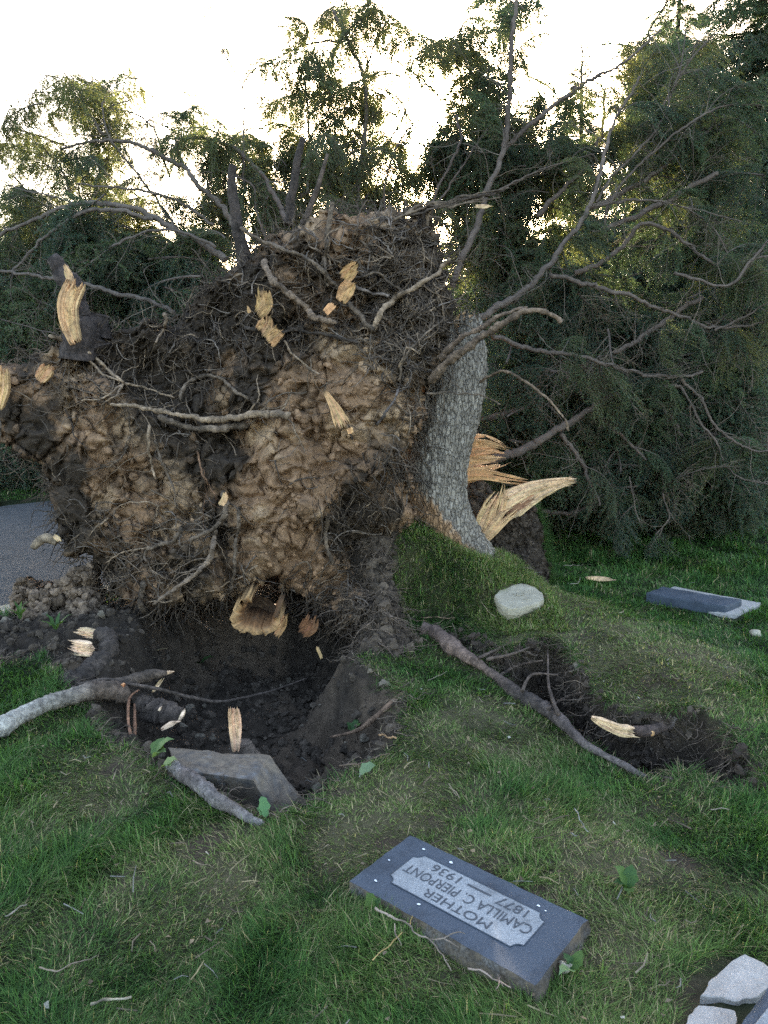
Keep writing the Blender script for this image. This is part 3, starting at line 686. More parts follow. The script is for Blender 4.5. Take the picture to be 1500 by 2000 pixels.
torn([(618,1262),(626,1280),(630,1296)], 4.5, [6,6,3], 0.01, cols=3, jag=(0.1, 0.3), seed=28, c=(0.66,0.46,0.25))

# traced roots ---------------------------------------------------------
TAN, BRN, DRK = (0.24, 0.165, 0.11), (0.125, 0.088, 0.062), (0.06, 0.043, 0.033)
SIDE = []
def root(pts, r0, r1, col=BRN, lift=0.05, sides=7, label=None, Y=None, wig=1.0):
    a = np.array(pts, float); s = spline(np.c_[a, 0 * a[:, 0]], max(20, int(len(a) * 11)))
    n = len(s); k = np.random.default_rng(int(a.sum()) % 9999)
    s[:, :2] += wig * np.stack([fbm(s / 14.0, 2, 201), fbm(s / 14.0 + 40, 2, 202)], -1) * 2.2
    if Y is None:
        y = surfY(s[:, 0], s[:, 1]); kk = np.ones(7) / 7; y = np.convolve(np.pad(y, 3, 'edge'), kk, 'valid') - lift
        y[0] += lift * 1.4; 
    else: y = np.interp(np.linspace(0, 1, n), np.linspace(0, 1, len(np.atleast_1d(Y))), np.atleast_1d(Y))
    if Y is None:
        for _ in range(int(n / 9)):
            k_ = np.random.default_rng(int(s[0, 0] * 7 + _ * 31)); i_ = k_.integers(3, n - 2); t_ = s[i_ + 1, :2] - s[i_ - 1, :2]; SIDE.append((s[i_, 0], s[i_, 1], math.atan2(t_[1], t_[0]) + k_.choice([-1, 1]) * k_.uniform(.4, 1.1), max(.9, 0.3 * (r0 + (r1 - r0) * i_ / n)), np.asarray(col) * .9))
    p = P(s[:, 0], s[:, 1], y); rr = 0.72 * np.linspace(r0, r1, n) * mpp(float(y.mean())) * (1 + 0.30 * fbm(s / 9.0, 3, 203)) + 0.0005
    cc = np.asarray(col)[None] * (1 + 0.3 * fbm(s / 20.0, 2, 204))[:, None]
    mb = MB(); mb.tube(p, rr, sides + 1, cc, rough=0.22, seed=int(a[0, 0]))
    return part('root', mb.mesh('root', M_ROOT), uproot, label)
ROOTS = [
 ([(97,655),(140,672),(175,690),(210,722),(240,747)], 4.5, 3.5, TAN, .10), ([(155,680),(175,706),(200,730),(235,746)], 3, 2, TAN, .09),
 ([(240,747),(290,760),(340,777)], 3, 1.5, TAN, .08), ([(240,747),(225,772),(200,790)], 3, 1.5, TAN, .08), ([(240,747),(205,775),(160,783)], 2.5, 1.2, TAN, .07),
 ([(215,790),(270,795),(320,805),(370,813),(420,820),(480,812),(530,808),(565,815)], 4, 11, TAN, .14), ([(310,815),(360,832),(420,838),(480,830)], 8, 10, BRN, .13),
 ([(292,830),(290,870),(297,905),(303,934)], 4.5, 2.5, TAN, .12), ([(303,860),(315,900),(335,945),(345,990)], 4, 1.8, BRN, .10),
 ([(385,880),(395,920),(410,950),(425,978)], 3, 1.5, (0.22,.12,.07), .08), ([(350,785),(363,752),(395,735),(430,738),(455,760),(487,778)], 5, 3.5, BRN, .08),
 ([(430,842),(490,825),(520,790),(550,770),(600,768)], 2.5, 1.5, BRN, .10),
 ([(437,962),(440,1000),(420,1030),(395,1045),(370,1057)], 9, 4, BRN, .13), ([(420,1030),(416,1065),(408,1095),(370,1130),(340,1150),(300,1180)], 8, 4, (0.20,.14,.10), .14),
 ([(468,990),(465,1030),(460,1070),(458,1110),(450,1168)], 5, 3, BRN, .12), ([(355,1030),(340,1055),(310,1066),(282,1078),(285,1095)], 7, 3, BRN, .09),
 ([(310,1066),(270,1072),(240,1080),(205,1100)], 3, 1.5, TAN, .08), ([(280,1140),(274,1180),(292,1212)], 9, 5, BRN, .10),
 ([(515,510),(530,545),(560,570),(590,595),(615,620),(655,630)], 8, 7, (0.17,.115,.08), .12), ([(470,445),(500,465),(550,485),(600,505),(640,540),(670,580),(700,612),(728,645)], 4, 6, BRN, .10),
 ([(728,645),(745,610),(775,582),(810,560),(850,535),(880,505)], 8, 4, TAN, .11), ([(655,535),(700,540),(740,535),(765,555),(800,575)], 4, 2, BRN, .10),
 ([(690,560),(720,570),(760,575)], 5, 3, (0.17,.13,.11), .09), ([(555,665),(570,690),(600,715),(622,732)], 2.5, 2, TAN, .07),
 ([(450,1030),(415,1010),(380,1000)], 3, 1.5, BRN, .08), ([(780,745),(790,700),(830,655),(870,620)], 4, 2, BRN, .08),
 ([(735,830),(765,790),(785,740),(800,700)], 3.5, 2, (0.14,.11,.10), .06), ([(830,770),(880,768),(932,770),(978,790)], 2.5, 1.5, BRN, .30),
 ([(780,720),(795,680),(820,690),(815,650)], 2.5, 1.5, TAN, .08), ([(320,612),(325,630),(305,670)], 5, 2.5, TAN, .14),
 ([(640,470),(635,520),(640,560)], 4, 3, BRN, .08), ([(560,640),(600,650),(650,655),(700,670)], 4, 3, DRK, .08), ([(480,640),(540,650),(590,640)], 6, 4, DRK, .08),
 ([(250,870),(230,900),(190,915),(150,920)], 2.5, 1.2, BRN, .06), ([(640,1010),(636,1060),(650,1100)], 7, 5, BRN, .05),
]
for pts, r0, r1, c, lift in ROOTS: root(pts, r0, r1, c, lift)
root([(842,745),(870,712),(905,684),(950,652),(1000,618),(1040,606),(1080,615),(1096,628)], 11, 6.5, (0.15,.10,.068), Y=[4.82,4.75,4.7,4.65,4.6,4.6,4.6,4.6], sides=10, label='thick twisted root reaching out past the trunk')
root([(860,700),(900,660),(940,640),(985,612),(1030,600)], 8, 4, (0.15,.10,.07), Y=[4.85,4.75,4.7,4.66])
root([(935,745),(975,727),(1010,735),(1050,762),(1080,790),(1100,812),(1112,842)], 4, 2, (0.18,.12,.08), Y=[5.0,4.8,4.75,4.75])
for k in range(9):
    j = rng.normal(0, 7, (4, 2)); root(np.array([(770 + 12 * k, 428),(830, 410),(885, 398),(950 + 5 * k, 380)]) + j, 3.2, 1.5, DRK if k % 2 else BRN, Y=[5.0, 4.95, 4.95, 5.0])
torn([(925,402),(945,403),(964,402)], 4.93, [5,7,4], 0.012, cols=3, seed=41, c=(0.7,0.55,0.38))
# dark broken roots standing on the top of the plate
stub([(478,520),(466,450),(455,390),(452,340),(455,322)], 5.15, 13, 7, c=(0.05,.036,.03), label='dark broken root stub standing upright')
stub([(562,440),(572,370),(583,300),(590,268)], 5.2, 9, 5.5, c=(0.05,.036,.03))
stub([(590,440),(615,380),(640,300)], 5.25, 6, 3, c=(0.10,.07,.055))
stub([(632,520),(640,450),(648,395)], 4.98, 7, 4, c=BRN)

# fine rootlets: far too many to count
def rootlets():
    mb = MB(); r = np.random.default_rng(11)
    def walk(px, py, Y, n, stp, ang, grav, wob, r0, col, hug=True, lift=0.02):
        pts = []; a = ang
        for k in range(n):
            pts.append((px, py)); a += r.normal(0, wob); px += math.cos(a) * stp; py += math.sin(a) * stp + grav * stp * (k / n)
        s = np.array(pts)
        if hug:
            y = surfY(s[:, 0], s[:, 1]); y = np.convolve(np.pad(y, 2, 'edge'), np.ones(5) / 5, 'valid')
            y = y - lift - 0.02 * r.random() - 0.03 * np.sin(np.linspace(0, np.pi, n)) * r.random()
        else: y = Y + np.cumsum(r.normal(0, 0.006, n))
        mb.tube(P(s[:, 0], s[:, 1], y), np.linspace(r0, r0 * 0.4, n) * mpp(4.9), 3, col, cap=False)
    cols = [np.array(TAN) * 0.9, np.array(BRN), np.array(DRK) * 1.2, np.array(BRN) * 0.8, np.array([0.17, 0.13, 0.105])]
    zones = [(-40, 900, 400, 1240, 330, 0.2), (720, 895, 420, 730, 800, 0.1), (380, 720, 440, 680, 330, 0.1), (60, 420, 630, 800, 230, 0.2), (90, 420, 980, 1190, 200, 0.8), (660, 800, 1000, 1270, 260, 0.9), (440, 800, 1130, 1220, 150, 1.2), (780, 880, 690, 980, 120, 0.7)]
    for x0, x1, y0, y1, cnt, gr in zones:
        k = 0
        while k < cnt:
            px, py = r.uniform(x0, x1), r.uniform(y0, y1)
            if surfD(px, py) < 0: continue
            k += 1
            walk(px, py, 0, int(r.integers(7, 15)), r.uniform(3.5, 9), r.uniform(0, 6.28), gr, 0.30, 0.6 + 1.9 * r.random() ** 2.5, cols[r.integers(5)] * r.uniform(0.7, 1.3))
    for sx, sy, an, rd, cl in SIDE: walk(sx, sy, 0, int(r.integers(9, 18)), r.uniform(4, 8), an, 0.2, 0.22, rd, cl, lift=.045)
    # fringe beyond the outline
    pl = np.array(PLATE); seg = np.roll(pl, -1, 0) - pl; Ls = np.linalg.norm(seg, axis=1); cs = np.cumsum(Ls) / Ls.sum()
    for k in range(1000):
        u = r.random(); i = int(np.searchsorted(cs, u)); t = r.random(); p = pl[i] + seg[i] * t
        nrm = np.array([seg[i][1], -seg[i][0]]) / (Ls[i] + 1e-6)
        px, py = p - nrm * r.uniform(0, 12)
        a = math.atan2(nrm[1], nrm[0]) + r.normal(0, 0.8)
        if 820 < px and 690 < py < 1020: continue
        walk(px, py, float(surfY(px, py)) + r.uniform(-0.05, 0.15), int(r.integers(6, 13)), r.uniform(3, 7), a, 0.5 if py > 700 else 0.1, 0.4, r.uniform(0.7, 1.8), cols[r.integers(1, 4)] * r.uniform(0.7, 1.2), hug=False)
    # hanging beards under the plate and over the dark cavity
    for cx, cy, sx, n in ((650, 1185, 22, 80), (700, 1190, 40, 60), (560, 1150, 50, 40), (330, 1185, 50, 40), (770, 900, 24, 60), (690, 970, 40, 30), (240, 1110, 40, 40), (760, 1245, 30, 40), (410, 1170, 60, 30)):
        for k in range(n):
            px, py = r.normal(cx, sx), r.normal(cy, 18)
            walk(px, py, float(surfY(px, py)) - 0.03, int(r.integers(7, 14)), r.uniform(4, 9), r.normal(1.57, 0.5), 0.5, 0.3, r.uniform(0.8, 2.0), cols[r.integers(1, 4)] * r.uniform(0.7, 1.2), hug=False)
    part('fine_roots', mb.mesh('fine_roots', M_ROOT), uproot, kind='stuff')
rootlets()

# clods and pebbles stuck to the plate
def ico():
    t = (1 + 5 ** .5) / 2
    v = np.array([(-1,t,0),(1,t,0),(-1,-t,0),(1,-t,0),(0,-1,t),(0,1,t),(0,-1,-t),(0,1,-t),(t,0,-1),(t,0,1),(-t,0,-1),(-t,0,1)], float); v /= np.linalg.norm(v[0])
    f = [(0,11,5),(0,5,1),(0,1,7),(0,7,10),(0,10,11),(1,5,9),(5,11,4),(11,10,2),(10,7,6),(7,1,8),(3,9,4),(3,4,2),(3,2,6),(3,6,8),(3,8,9),(4,9,5),(2,4,11),(6,2,10),(8,6,7),(9,8,1)]
    V = [tuple(x) for x in v]; cache = {}; F2 = []
    def midp(a, b):
        k = (min(a, b), max(a, b))
        if k not in cache:
            m = np.array(V[a]) + np.array(V[b]); V.append(tuple(m / np.linalg.norm(m))); cache[k] = len(V) - 1
        return cache[k]
    for a, b, c in f:
        x, y, z = midp(a, b), midp(b, c), midp(c, a); F2 += [(a, x, z), (b, y, x), (c, z, y), (x, y, z)]
    return np.array(V), np.array(F2)
ICO_V, ICO_F = ico()
ICO0_V, ICO0_F = ICO_V[:12], np.array([(0,11,5),(0,5,1),(0,1,7),(0,7,10),(0,10,11),(1,5,9),(5,11,4),(11,10,2),(10,7,6),(7,1,8),(3,9,4),(3,4,2),(3,2,6),(3,6,8),(3,8,9),(4,9,5),(2,4,11),(6,2,10),(8,6,7),(9,8,1)])
def lumps(mb, pos, size, cols, r):
    for p, s, c in zip(pos, size, cols):
        if s < 0.009:
            v = ICO0_V * (1 + 0.35 * (r.random((12, 1)) * 2 - 1)) * s * r.uniform(0.6, 1.3, 3); v = v @ np.array(Euler(r.uniform(0, 6.28, 3)).to_matrix()).T
            mb.add(v + p, tris=ICO0_F, col=c * (0.8 + 0.4 * r.random())); continue
        k = r.random() * 100
        f = 1 + 0.55 * vnoise(ICO_V * 1.3 + k, 5) + 0.35 * vnoise(ICO_V * 2.7 + k, 6)
        v = ICO_V * f[:, None] * s * r.uniform(0.7, 1.25, 3); e = Euler(r.uniform(0, 6.28, 3)).to_matrix(); v = v @ np.array(e).T
        mb.add(v + p, tris=ICO_F, col=c * (0.85 + 0.3 * r.random()))
def clods():
    r = np.random.default_rng(21); mb = MB(); px, py = r.uniform(-50, 890, 9000), r.uniform(410, 1270, 9000)
    D = surfD(px, py); ok = (D > 6); px, py = px[ok][:2600], py[ok][:2600]
    Y = surfY(px, py); base = P(px, py, Y); col = platecol(px, py, base, fbm(base * 2, 2, 1), fbm(base * 20, 2, 2)) * 1.12
    s = 0.0045 + 0.020 * r.random(len(px)) ** 4.0
    lumps(mb, base - np.stack([0 * s, s * 0.2, 0 * s], -1), s, col, r)
    part('soil_clods', mb.mesh('soil_clods', M_SOIL, shade=False), uproot, kind='stuff')
clods()

# ------------------------------------------------------------------ soil bodies beside it
def clumpcol(px, py, base, n1, n2):
    m = smooth(940 - px + 30 * n1, -40, 60)[:, None]
    return np.array([0.05, 0.036, 0.027]) * (1 - m) + np.array([0.17, 0.115, 0.075]) * m
CLUMP = [(890,935),(950,945),(985,985),(1030,980),(1048,995),(1058,1025),(1063,1070),(1070,1110),(1072,1150),(1030,1150),(985,1120),(950,1090),(920,1040)]
mb, cg = relief(CLUMP, idw([(920,980,5.66),(960,1030,5.60),(1030,1050,5.58),(1060,1100,5.55),(1000,1120,5.5)]), 3.2, 22, 0.08, 0.30, 0.06, clumpcol, 300, jag=4)
clump = thing('soil_clump', 'dark upended block of turf and soil behind the broken trunk', 'soil clump', P(1000, 1130, 5.6))
part('soil_body', mb.mesh('soil_clump', M_SOIL), clump)
LUMP = [(18,1150),(30,1131),(50,1134),(66,1150),(78,1160),(105,1135),(145,1108),(178,1105),(188,1150),(192,1190),(186,1232),(140,1240),(90,1235),(40,1225),(24,1185)]
mb, lg = relief(LUMP, idw([(40,1160,4.92),(110,1170,4.85),(170,1140,4.9),(150,1210,4.72),(60,1210,4.75)]), 3.2, 24, 0.10, 0.2, 0.10, lambda px, py, b, n1, n2: np.array([0.135, 0.092, 0.063]) * (1 + 0.4 * n1[:, None]), 320, jag=6)
lump = thing('soil_mound', 'crumbly brown heap of soil beside the road kerb', 'soil mound', P(110, 1235, 4.75))
part('soil_body', mb.mesh('soil_mound', M_SOIL), lump)
def crumbs(grid, parent, n, seed, col, smax):
    gx, gy, YF, D = grid; r = np.random.default_rng(seed); iy, ix = np.nonzero(~np.isnan(YF)); k = r.integers(0, len(ix), n)
    p = P(gx[ix[k]] + r.uniform(-1.6, 1.6, n), gy[iy[k]] + r.uniform(-1.6, 1.6, n), YF[iy[k], ix[k]]); s_ = .004 + smax * r.random(n) ** 3.5
    m = MB(); lumps(m, p, s_, np.asarray(col) * r.uniform(.6, 1.6, (n, 1)), r); part('soil_crumbs', m.mesh('soil_crumbs', M_SOIL, shade=False), parent, kind='stuff')
crumbs(cg, clump, 900, 1, (.06, .044, .034), .02); crumbs(lg, lump, 900, 2, (.14, .098, .07), .028)
r_ = np.random.default_rng(5); mb = MB()
def blades(mb, base, az, lean, length, width, col, seg=3):
    n = len(base); d = np.stack([np.cos(az), np.sin(az), 0 * az], -1); sdir = np.stack([-np.sin(az), np.cos(az), 0 * az], -1)
    rows = []
    for k in range(seg + 1):
        t = k / seg; out = length * (np.sin(lean) * t + 0.45 * np.sin(lean) * t * t); up = length * (np.cos(lean) * t - 0.25 * np.sin(lean) * t * t)
        c = base + d * out[:, None]; c[:, 2] += up
        w = width * (1 - t) ** 0.7
        if k < seg: rows += [c - sdir * w[:, None] / 2, c + sdir * w[:, None] / 2]
        else: rows += [c]
    V = np.stack(rows, 1); m = V.shape[1]; o = np.arange(n)[:, None] * m
    q = np.vstack([np.c_[o + 2 * k, o + 2 * k + 1, o + 2 * k + 3, o + 2 * k + 2] for k in range(seg - 1)])
    t = np.c_[o + 2 * seg - 2, o + 2 * seg - 1, o + 2 * seg]
    mb.add(V.reshape(-1, 3), t, q, np.repeat(col, m, 0))
yy = r_.uniform(985, 1150, 1600); xx = np.interp(yy, [985, 1025, 1070, 1110, 1150], [1045, 1060, 1066, 1073, 1076]) + r_.normal(0, 2, 1600)
bp = P(xx, yy, 5.62 + r_.uniform(-.06, .25, 1600)); gcol = np.array([0.07, 0.12, 0.035]) * (0.6 + 0.8 * r_.random((1600, 1)))
blades(mb, bp, r_.normal(0, 0.7, 1600), r_.uniform(0.7, 1.7, 1600), r_.uniform(.03, .075, 1600), r_.uniform(.003, .005, 1600), gcol)
part('grass_edge', mb.mesh('grass_edge', M_GRASS), clump, kind='stuff')

# ------------------------------------------------------------------ lawn grass
stone_c = G(803,1630,.036), G(1146,1798,.036), G(1047,1922,.036), G(681,1722,.036)
NOGRASS = [np.array([p[:2] for p in stone_c]), gp2([(1360,1880),(1430,1855),(1560,1900),(1560,2100),(1330,2100),(1325,1990)]), gp2([(1262,1152),(1440,1165),(1487,1178),(1440,1208),(1250,1165)], 0.03), gp2([(340,1470),(520,1480),(590,1555),(530,1600)])]
_bt = np.array([(964,1166),(978,1147),(1023,1134),(1064,1158),(1066,1178),(1040,1196),(1010,1206),(984,1198)], float)
NOGRASS.append(hit(_bt[:, 0], _bt[:, 1], 0.02, 6.5, 3.5)[:, :2])
def lawn():
    r = np.random.default_rng(31); N = 640000
    th = r.uniform(-0.56, 0.56, N); rad = np.exp(r.uniform(math.log(1.25), math.log(13.0), N))
    sd2 = r.uniform(.56, 1.05, 60000) * r.choice([-1, 1], 60000); th = np.r_[th, sd2]; rad = np.r_[rad, np.exp(r.uniform(math.log(1.0), math.log(4.5), 60000))]; N = len(th)
    X, Y = rad * np.sin(th), rad * np.cos(th)
    z, soil, tm = hfield(X, Y)
    keep = (soil < 0.25 + 0.3 * r.random(N))
    kd = kdist(X, Y); keep &= ~((kd > -0.14) & (kd < ROADW + 0.14))
    for poly in NOGRASS: keep &= psdf(X, Y, poly) < -0.003
    p = np.stack([X, Y, 0 * X], -1); dry_lit = dry_lit_mask(X, Y)
    bare = smooth(fbm(p * 5, 3, 71), 0.45, 0.75) * smooth(dry_lit, 0.3, 0.7)
    keep &= r.random(N) > 0.7 * bare * (rad < 3.6)
    keep &= r.random(N) > 0.22 * dry_lit * (rad < 3.6)
    keep &= r.random(N) > 0.35 * (rad < 2.6)
    i = np.nonzero(keep)[0]; X, Y, z, dry_lit, rad, p, wide = X[i], Y[i], z[i], dry_lit[i], rad[i], p[i], 1 + .8 * (np.abs(th[i]) > .56); n = len(i)
    tall = smooth(fbm(p * 3.0, 2, 44), -0.2, 0.6)
    ln = (0.035 + 0.038 * tall * (1 - dry_lit)) * r.uniform(0.5, 1.5, n) * (1 - 0.30 * dry_lit)
    w = 0.0027 * np.clip(rad / 2.2, 0.85, 3.4) * r.uniform(0.6, 1.6, n) * wide
    lean = np.clip(r.normal(0.75, 0.32, n) + 0.35 * dry_lit, 0.05, 1.5)
    az = 6.0 * fbm(p * 1.6, 2, 45) + r.normal(0, 1.1, n)
    g1, g2, straw = np.array([0.026, 0.062, 0.017]), np.array([0.068, 0.126, 0.030]), np.array([0.33, 0.27, 0.15])
    u = np.clip(r.random(n) * 0.8 + 0.3 * fbm(p * 2.2, 2, 46), 0, 1)[:, None]
    c = g1 * (1 - u) + g2 * u
    c = c * (1 - 0.55 * dry_lit[:, None]) + np.array([0.150, 0.170, 0.052]) * 0.55 * dry_lit[:, None]
    dead = (r.random(n) < 0.03 + 0.27 * dry_lit)[:, None]
    c = np.where(dead, straw * r.uniform(0.4, 1.25, (n, 1)), c * r.uniform(0.45, 1.9, (n, 1)))
    mb = MB(); near = (rad < 2.5) & (wide < 1.1)
    b = np.stack([X, Y, z - 0.004], -1)
    blades(mb, b[near], az[near], lean[near], ln[near], w[near], c[near], 3)
    far = ~near; blades(mb, b[far], az[far], lean[far], ln[far], w[far], c[far], 2)
    pq = r.uniform(0, 1, (34000, 2)); hx, hy = r.uniform(.0, 1.05, 34000), r.uniform(4.25, 5.45, 34000); hz, sl_, _ = hfield(hx, hy); ok = (sl_ < .3) & (hz > .12) & (psdf(hx, hy, NOGRASS[-1]) < -.004)
    hx, hy, hz = hx[ok], hy[ok], hz[ok]; m = len(hx); cc = np.where((r.random(m) < .28)[:, None], straw * r.uniform(.4, 1.1, (m, 1)), (np.array([.085, .14, .036]) + np.array([.07, .05, .02]) * r.random((m, 1))) * r.uniform(.5, 1.6, (m, 1)))
    blades(mb, np.c_[hx, hy, hz - .004], r.uniform(0, 6.28, m), np.clip(r.normal(.9, .35, m), .1, 1.6), r.uniform(.03, .07, m), r.uniform(.004, .008, m), cc, 2)
    # torn turf hanging over the rims of pit and crack
    for poly, cnt in ((TRNw, 5200), (S1w, 5200)):
        e = np.roll(poly, -1, 0) - poly; Ls = np.linalg.norm(e, axis=1); u = r.random(cnt); k_ = np.searchsorted(np.cumsum(Ls) / Ls.sum(), u).clip(0, len(poly) - 1)
        q = poly[k_] + e[k_] * r.random((cnt, 1)); nrm = np.stack([-e[k_, 1], e[k_, 0]], -1) / Ls[k_, None]; area = 0.5 * np.sum(poly[:, 0] * np.roll(poly[:, 1], -1) - np.roll(poly[:, 0], -1) * poly[:, 1])
        nrm *= np.sign(area); o = q - nrm * r.uniform(0.0, .05, (cnt, 1)); hz, sl_, _ = hfield(o[:, 0], o[:, 1]); gp_ = (fbm(np.c_[o * 7, 0 * o[:, :1]], 2, 91) > -.25) & (o[:, 1] < 5.6) & (hz > -.06) & (kdist(o[:, 0], o[:, 1]) < -.15)
        for pl2 in NOGRASS: gp_ &= psdf(o[:, 0], o[:, 1], pl2) < -.003
        o, hz, nn2 = o[gp_], hz[gp_], nrm[gp_]; m = len(o); cc = np.where((r.random(m) < .3)[:, None], straw * r.uniform(.3, 1.0, (m, 1)), (g1 + (g2 - g1) * r.random((m, 1))) * r.uniform(.6, 1.6, (m, 1)))
        blades(mb, np.c_[o, hz], np.arctan2(nn2[:, 1], nn2[:, 0]) + r.normal(0, .8, m), r.uniform(.6, 1.9, m), r.uniform(.03, .085, m), r.uniform(.0022, .0045, m), cc, 3)
    stuff('lawn_grass', mb.mesh('lawn_grass', M_GRASS), 'short green and straw coloured lawn grass around the graves', 'grass')
lawn()

# ------------------------------------------------------------------ gravestones
def frame_box(origin, ex, ey, h, mbn=(14, 8, 3), rough=0.006, seed=0):
    """block with a plan of ex by ey, top at origin.z, sides h deep and slightly uneven; returns side/bottom builder and flat top builder"""
    origin, ex, ey = map(lambda a: np.asarray(a, float), (origin, ex, ey)); nx, ny, nz = mbn
    per = [origin + ex * t for t in np.linspace(0, 1, nx, endpoint=False)] + [origin + ex + ey * t for t in np.linspace(0, 1, ny, endpoint=False)] + \
          [origin + ey + ex * (1 - t) for t in np.linspace(0, 1, nx, endpoint=False)] + [origin + ey * (1 - t) for t in np.linspace(0, 1, ny, endpoint=False)]
    per = np.array(per); per = per + 0.0025 * np.stack([fbm(per * 35, 3, 61), fbm(per * 35, 3, 62), 0.4 * fbm(per * 35, 3, 63)], -1); c = origin + (ex + ey) / 2; n = len(per)
    up = np.cross(ex, ey); up = up / np.linalg.norm(up); 
    if up[2] < 0: up = -up
    V = []
    for k in range(nz + 1):
        v = per - up * h * k / nz
        if k: 
            d = v - c; d -= up * (d @ up)[:, None]; d /= np.linalg.norm(d, axis=1)[:, None]
            v = v + d * (rough * fbm(v * 22, 3, seed) + 0.004 * k)[:, None]
        V.append(v)
    V = np.vstack(V); i = np.arange(nz)[:, None] * n; j = np.arange(n)[None]; kk = (j + 1) % n
    q = np.stack([i + j, i + n + j, i + n + kk, i + kk], -1).reshape(-1, 4)
    side = MB(); side.add(V, quads=q)
    bv = V[-n:]; side.add(np.vstack([bv, [bv.mean(0)]]), tris=np.stack([np.arange(n), (np.arange(n) + 1) % n, np.full(n, n)], -1))
    top = MB(); top.add(np.vstack([per, [per.mean(0)]]), tris=np.stack([np.arange(n), (np.arange(n) + 1) % n, np.full(n, n)], -1))
    return side, top, up
def flat_poly(pts, z_up, th=0.0):
    mb = MB(); pts = np.asarray(pts); n = len(pts)
    v = np.vstack([pts, [pts.mean(0)]]); mb.add(v, tris=np.stack([np.arange(n), (np.arange(n) + 1) % n, np.full(n, n)], -1))
    if th:
        lo = pts - z_up * th; mb.add(np.vstack([pts, lo]), quads=np.stack([np.arange(n), np.arange(n) + n, (np.arange(n) + 1) % n + n, (np.arange(n) + 1) % n], -1))
    return mb
def text_mesh(s, name):
    cu = bpy.data.curves.new(name, 'FONT'); cu.body = s; cu.align_x = 'CENTER'; cu.align_y = 'CENTER'; cu.size = 1.0; cu.offset = 0.0; cu.resolution_u = 4
    o = bpy.data.objects.new(name, cu); COL.objects.link(o); dg = bpy.context.evaluated_depsgraph_get(); dg.update()
    me = bpy.data.meshes.new_from_object(o.evaluated_get(dg)); me.name = name; bpy.data.objects.remove(o); bpy.data.curves.remove(cu)
    return me

def main_stone():
    c0, c1, c2, c3 = stone_c                          # far left, far right, near right, near left
    ex = ((c1 - c0) + (c2 - c3)) / 2; ey = ((c3 - c0) + (c2 - c1)) / 2
    ctr = (c0 + c1 + c2 + c3) / 4; o = ctr - ex / 2 - ey / 2
    t = thing('gravestone', 'flat blue grey granite gravestone with pale inscribed panel in the foreground grass', 'gravestone', ctr - [0, 0, 0.036])
    side, top, up = frame_box(o, ex, ey, 0.14, (26, 14, 5), 0.010, 3)
    part('stone_body', side.mesh('stone_body', M_GRANR), t); part('polished_top', top.mesh('polished_top', M_GRAN, shade=False), t)
    X, Y = ex / np.linalg.norm(ex), ey / np.linalg.norm(ey); W, H = np.linalg.norm(ex), np.linalg.norm(ey)
    def at(u, v, z=0.0): return o + ex * u + ey * v + up * z
    u0, u1, v0, v1, nu, nv = 0.125, 0.86, 0.20, 0.76, 0.04, 0.085
    out = []
    for (cu, cv, a0) in ((u0, v0, 0), (u1, v0, 1), (u1, v1, 2), (u0, v1, 3)):
        for t_ in np.linspace(0, 1, 5):
            a = [math.pi / 2 * (1 - t_), math.pi / 2 * (2 - t_), math.pi / 2 * (3 - t_), math.pi / 2 * (4 - t_)][a0]
            out.append(at(cu + nu * math.cos(a), cv + nv * math.sin(a), 0.0015))
    part('inset_panel', flat_poly(out, up, 0.0015).mesh('inset_panel', M_GRANL, shade=False), t)
    rim = MB(); loop = np.array(out + [out[0]]) ; rim.tube(loop + up * 0.0004, 0.0016, 4, cap=False); part('panel_edge', rim.mesh('panel_edge', M_GRAN), t)
    R = np.stack([-X, Y, up], 1)                        # text runs from the far right to the far left seen from here
    for s, uc, vc, w, h in (('MOTHER', 0.505, 0.655, 0.225, 0.034), ('CAMILLA C. PIERPONT', 0.495, 0.475, 0.43, 0.040), ('1877', 0.70, 0.30, 0.095, 0.036), ('1936', 0.33, 0.30, 0.10, 0.036)):
        me = text_mesh(s, 'lettering'); co = np.array([v.co for v in me.vertices]); mn, mx = co.min(0), co.max(0)
        sc = np.array([w * W / 0.62 / (mx[0] - mn[0]), h * H / 0.30 / (mx[1] - mn[1])])
        q = (co[:, :2] - (mn[:2] + mx[:2]) / 2) * sc
        base = at(uc, vc, 0.0026); v = base + q[:, :1] * R[:, 0] + q[:, 1:] * R[:, 1]
        me.vertices.foreach_set('co', v.astype(np.float32).ravel()); me.materials.append(M_LETTER_SHADE); me.update(); part('lettering', me, t)
    part('lettering', flat_poly([at(0.585, 0.285, .0026), at(0.585, 0.31, .0026), at(0.455, 0.31, .0026), at(0.455, 0.285, .0026)], up).mesh('lettering', M_LETTER_SHADE, shade=False), t, 'dash between the two years')
    fl = MB(); r = np.random.default_rng(4)
    spots = [(.13,.12,.0045),(.30,.12,.005),(.10,.84,.004),(.36,.84,.0045),(.79,.13,.004),(.83,.15,.0025),(.05,.5,.003)]
    for u, v, s in spots:
        a = np.linspace(0, 2 * np.pi, 8, endpoint=False); rr = s * r.uniform(0.6, 1.2, 8)
        pts = at(u, v, 0.0032) + (rr * np.cos(a) * 1.4)[:, None] * X + (rr * np.sin(a))[:, None] * Y
        fl.add(np.vstack([pts, [pts.mean(0)]]), tris=np.stack([np.arange(8), (np.arange(8) + 1) % 8, np.full(8, 8)], -1))
    part('lichen_spots', fl.mesh('lichen_spots', M_FLECK, shade=False), t, kind='stuff')
main_stone()

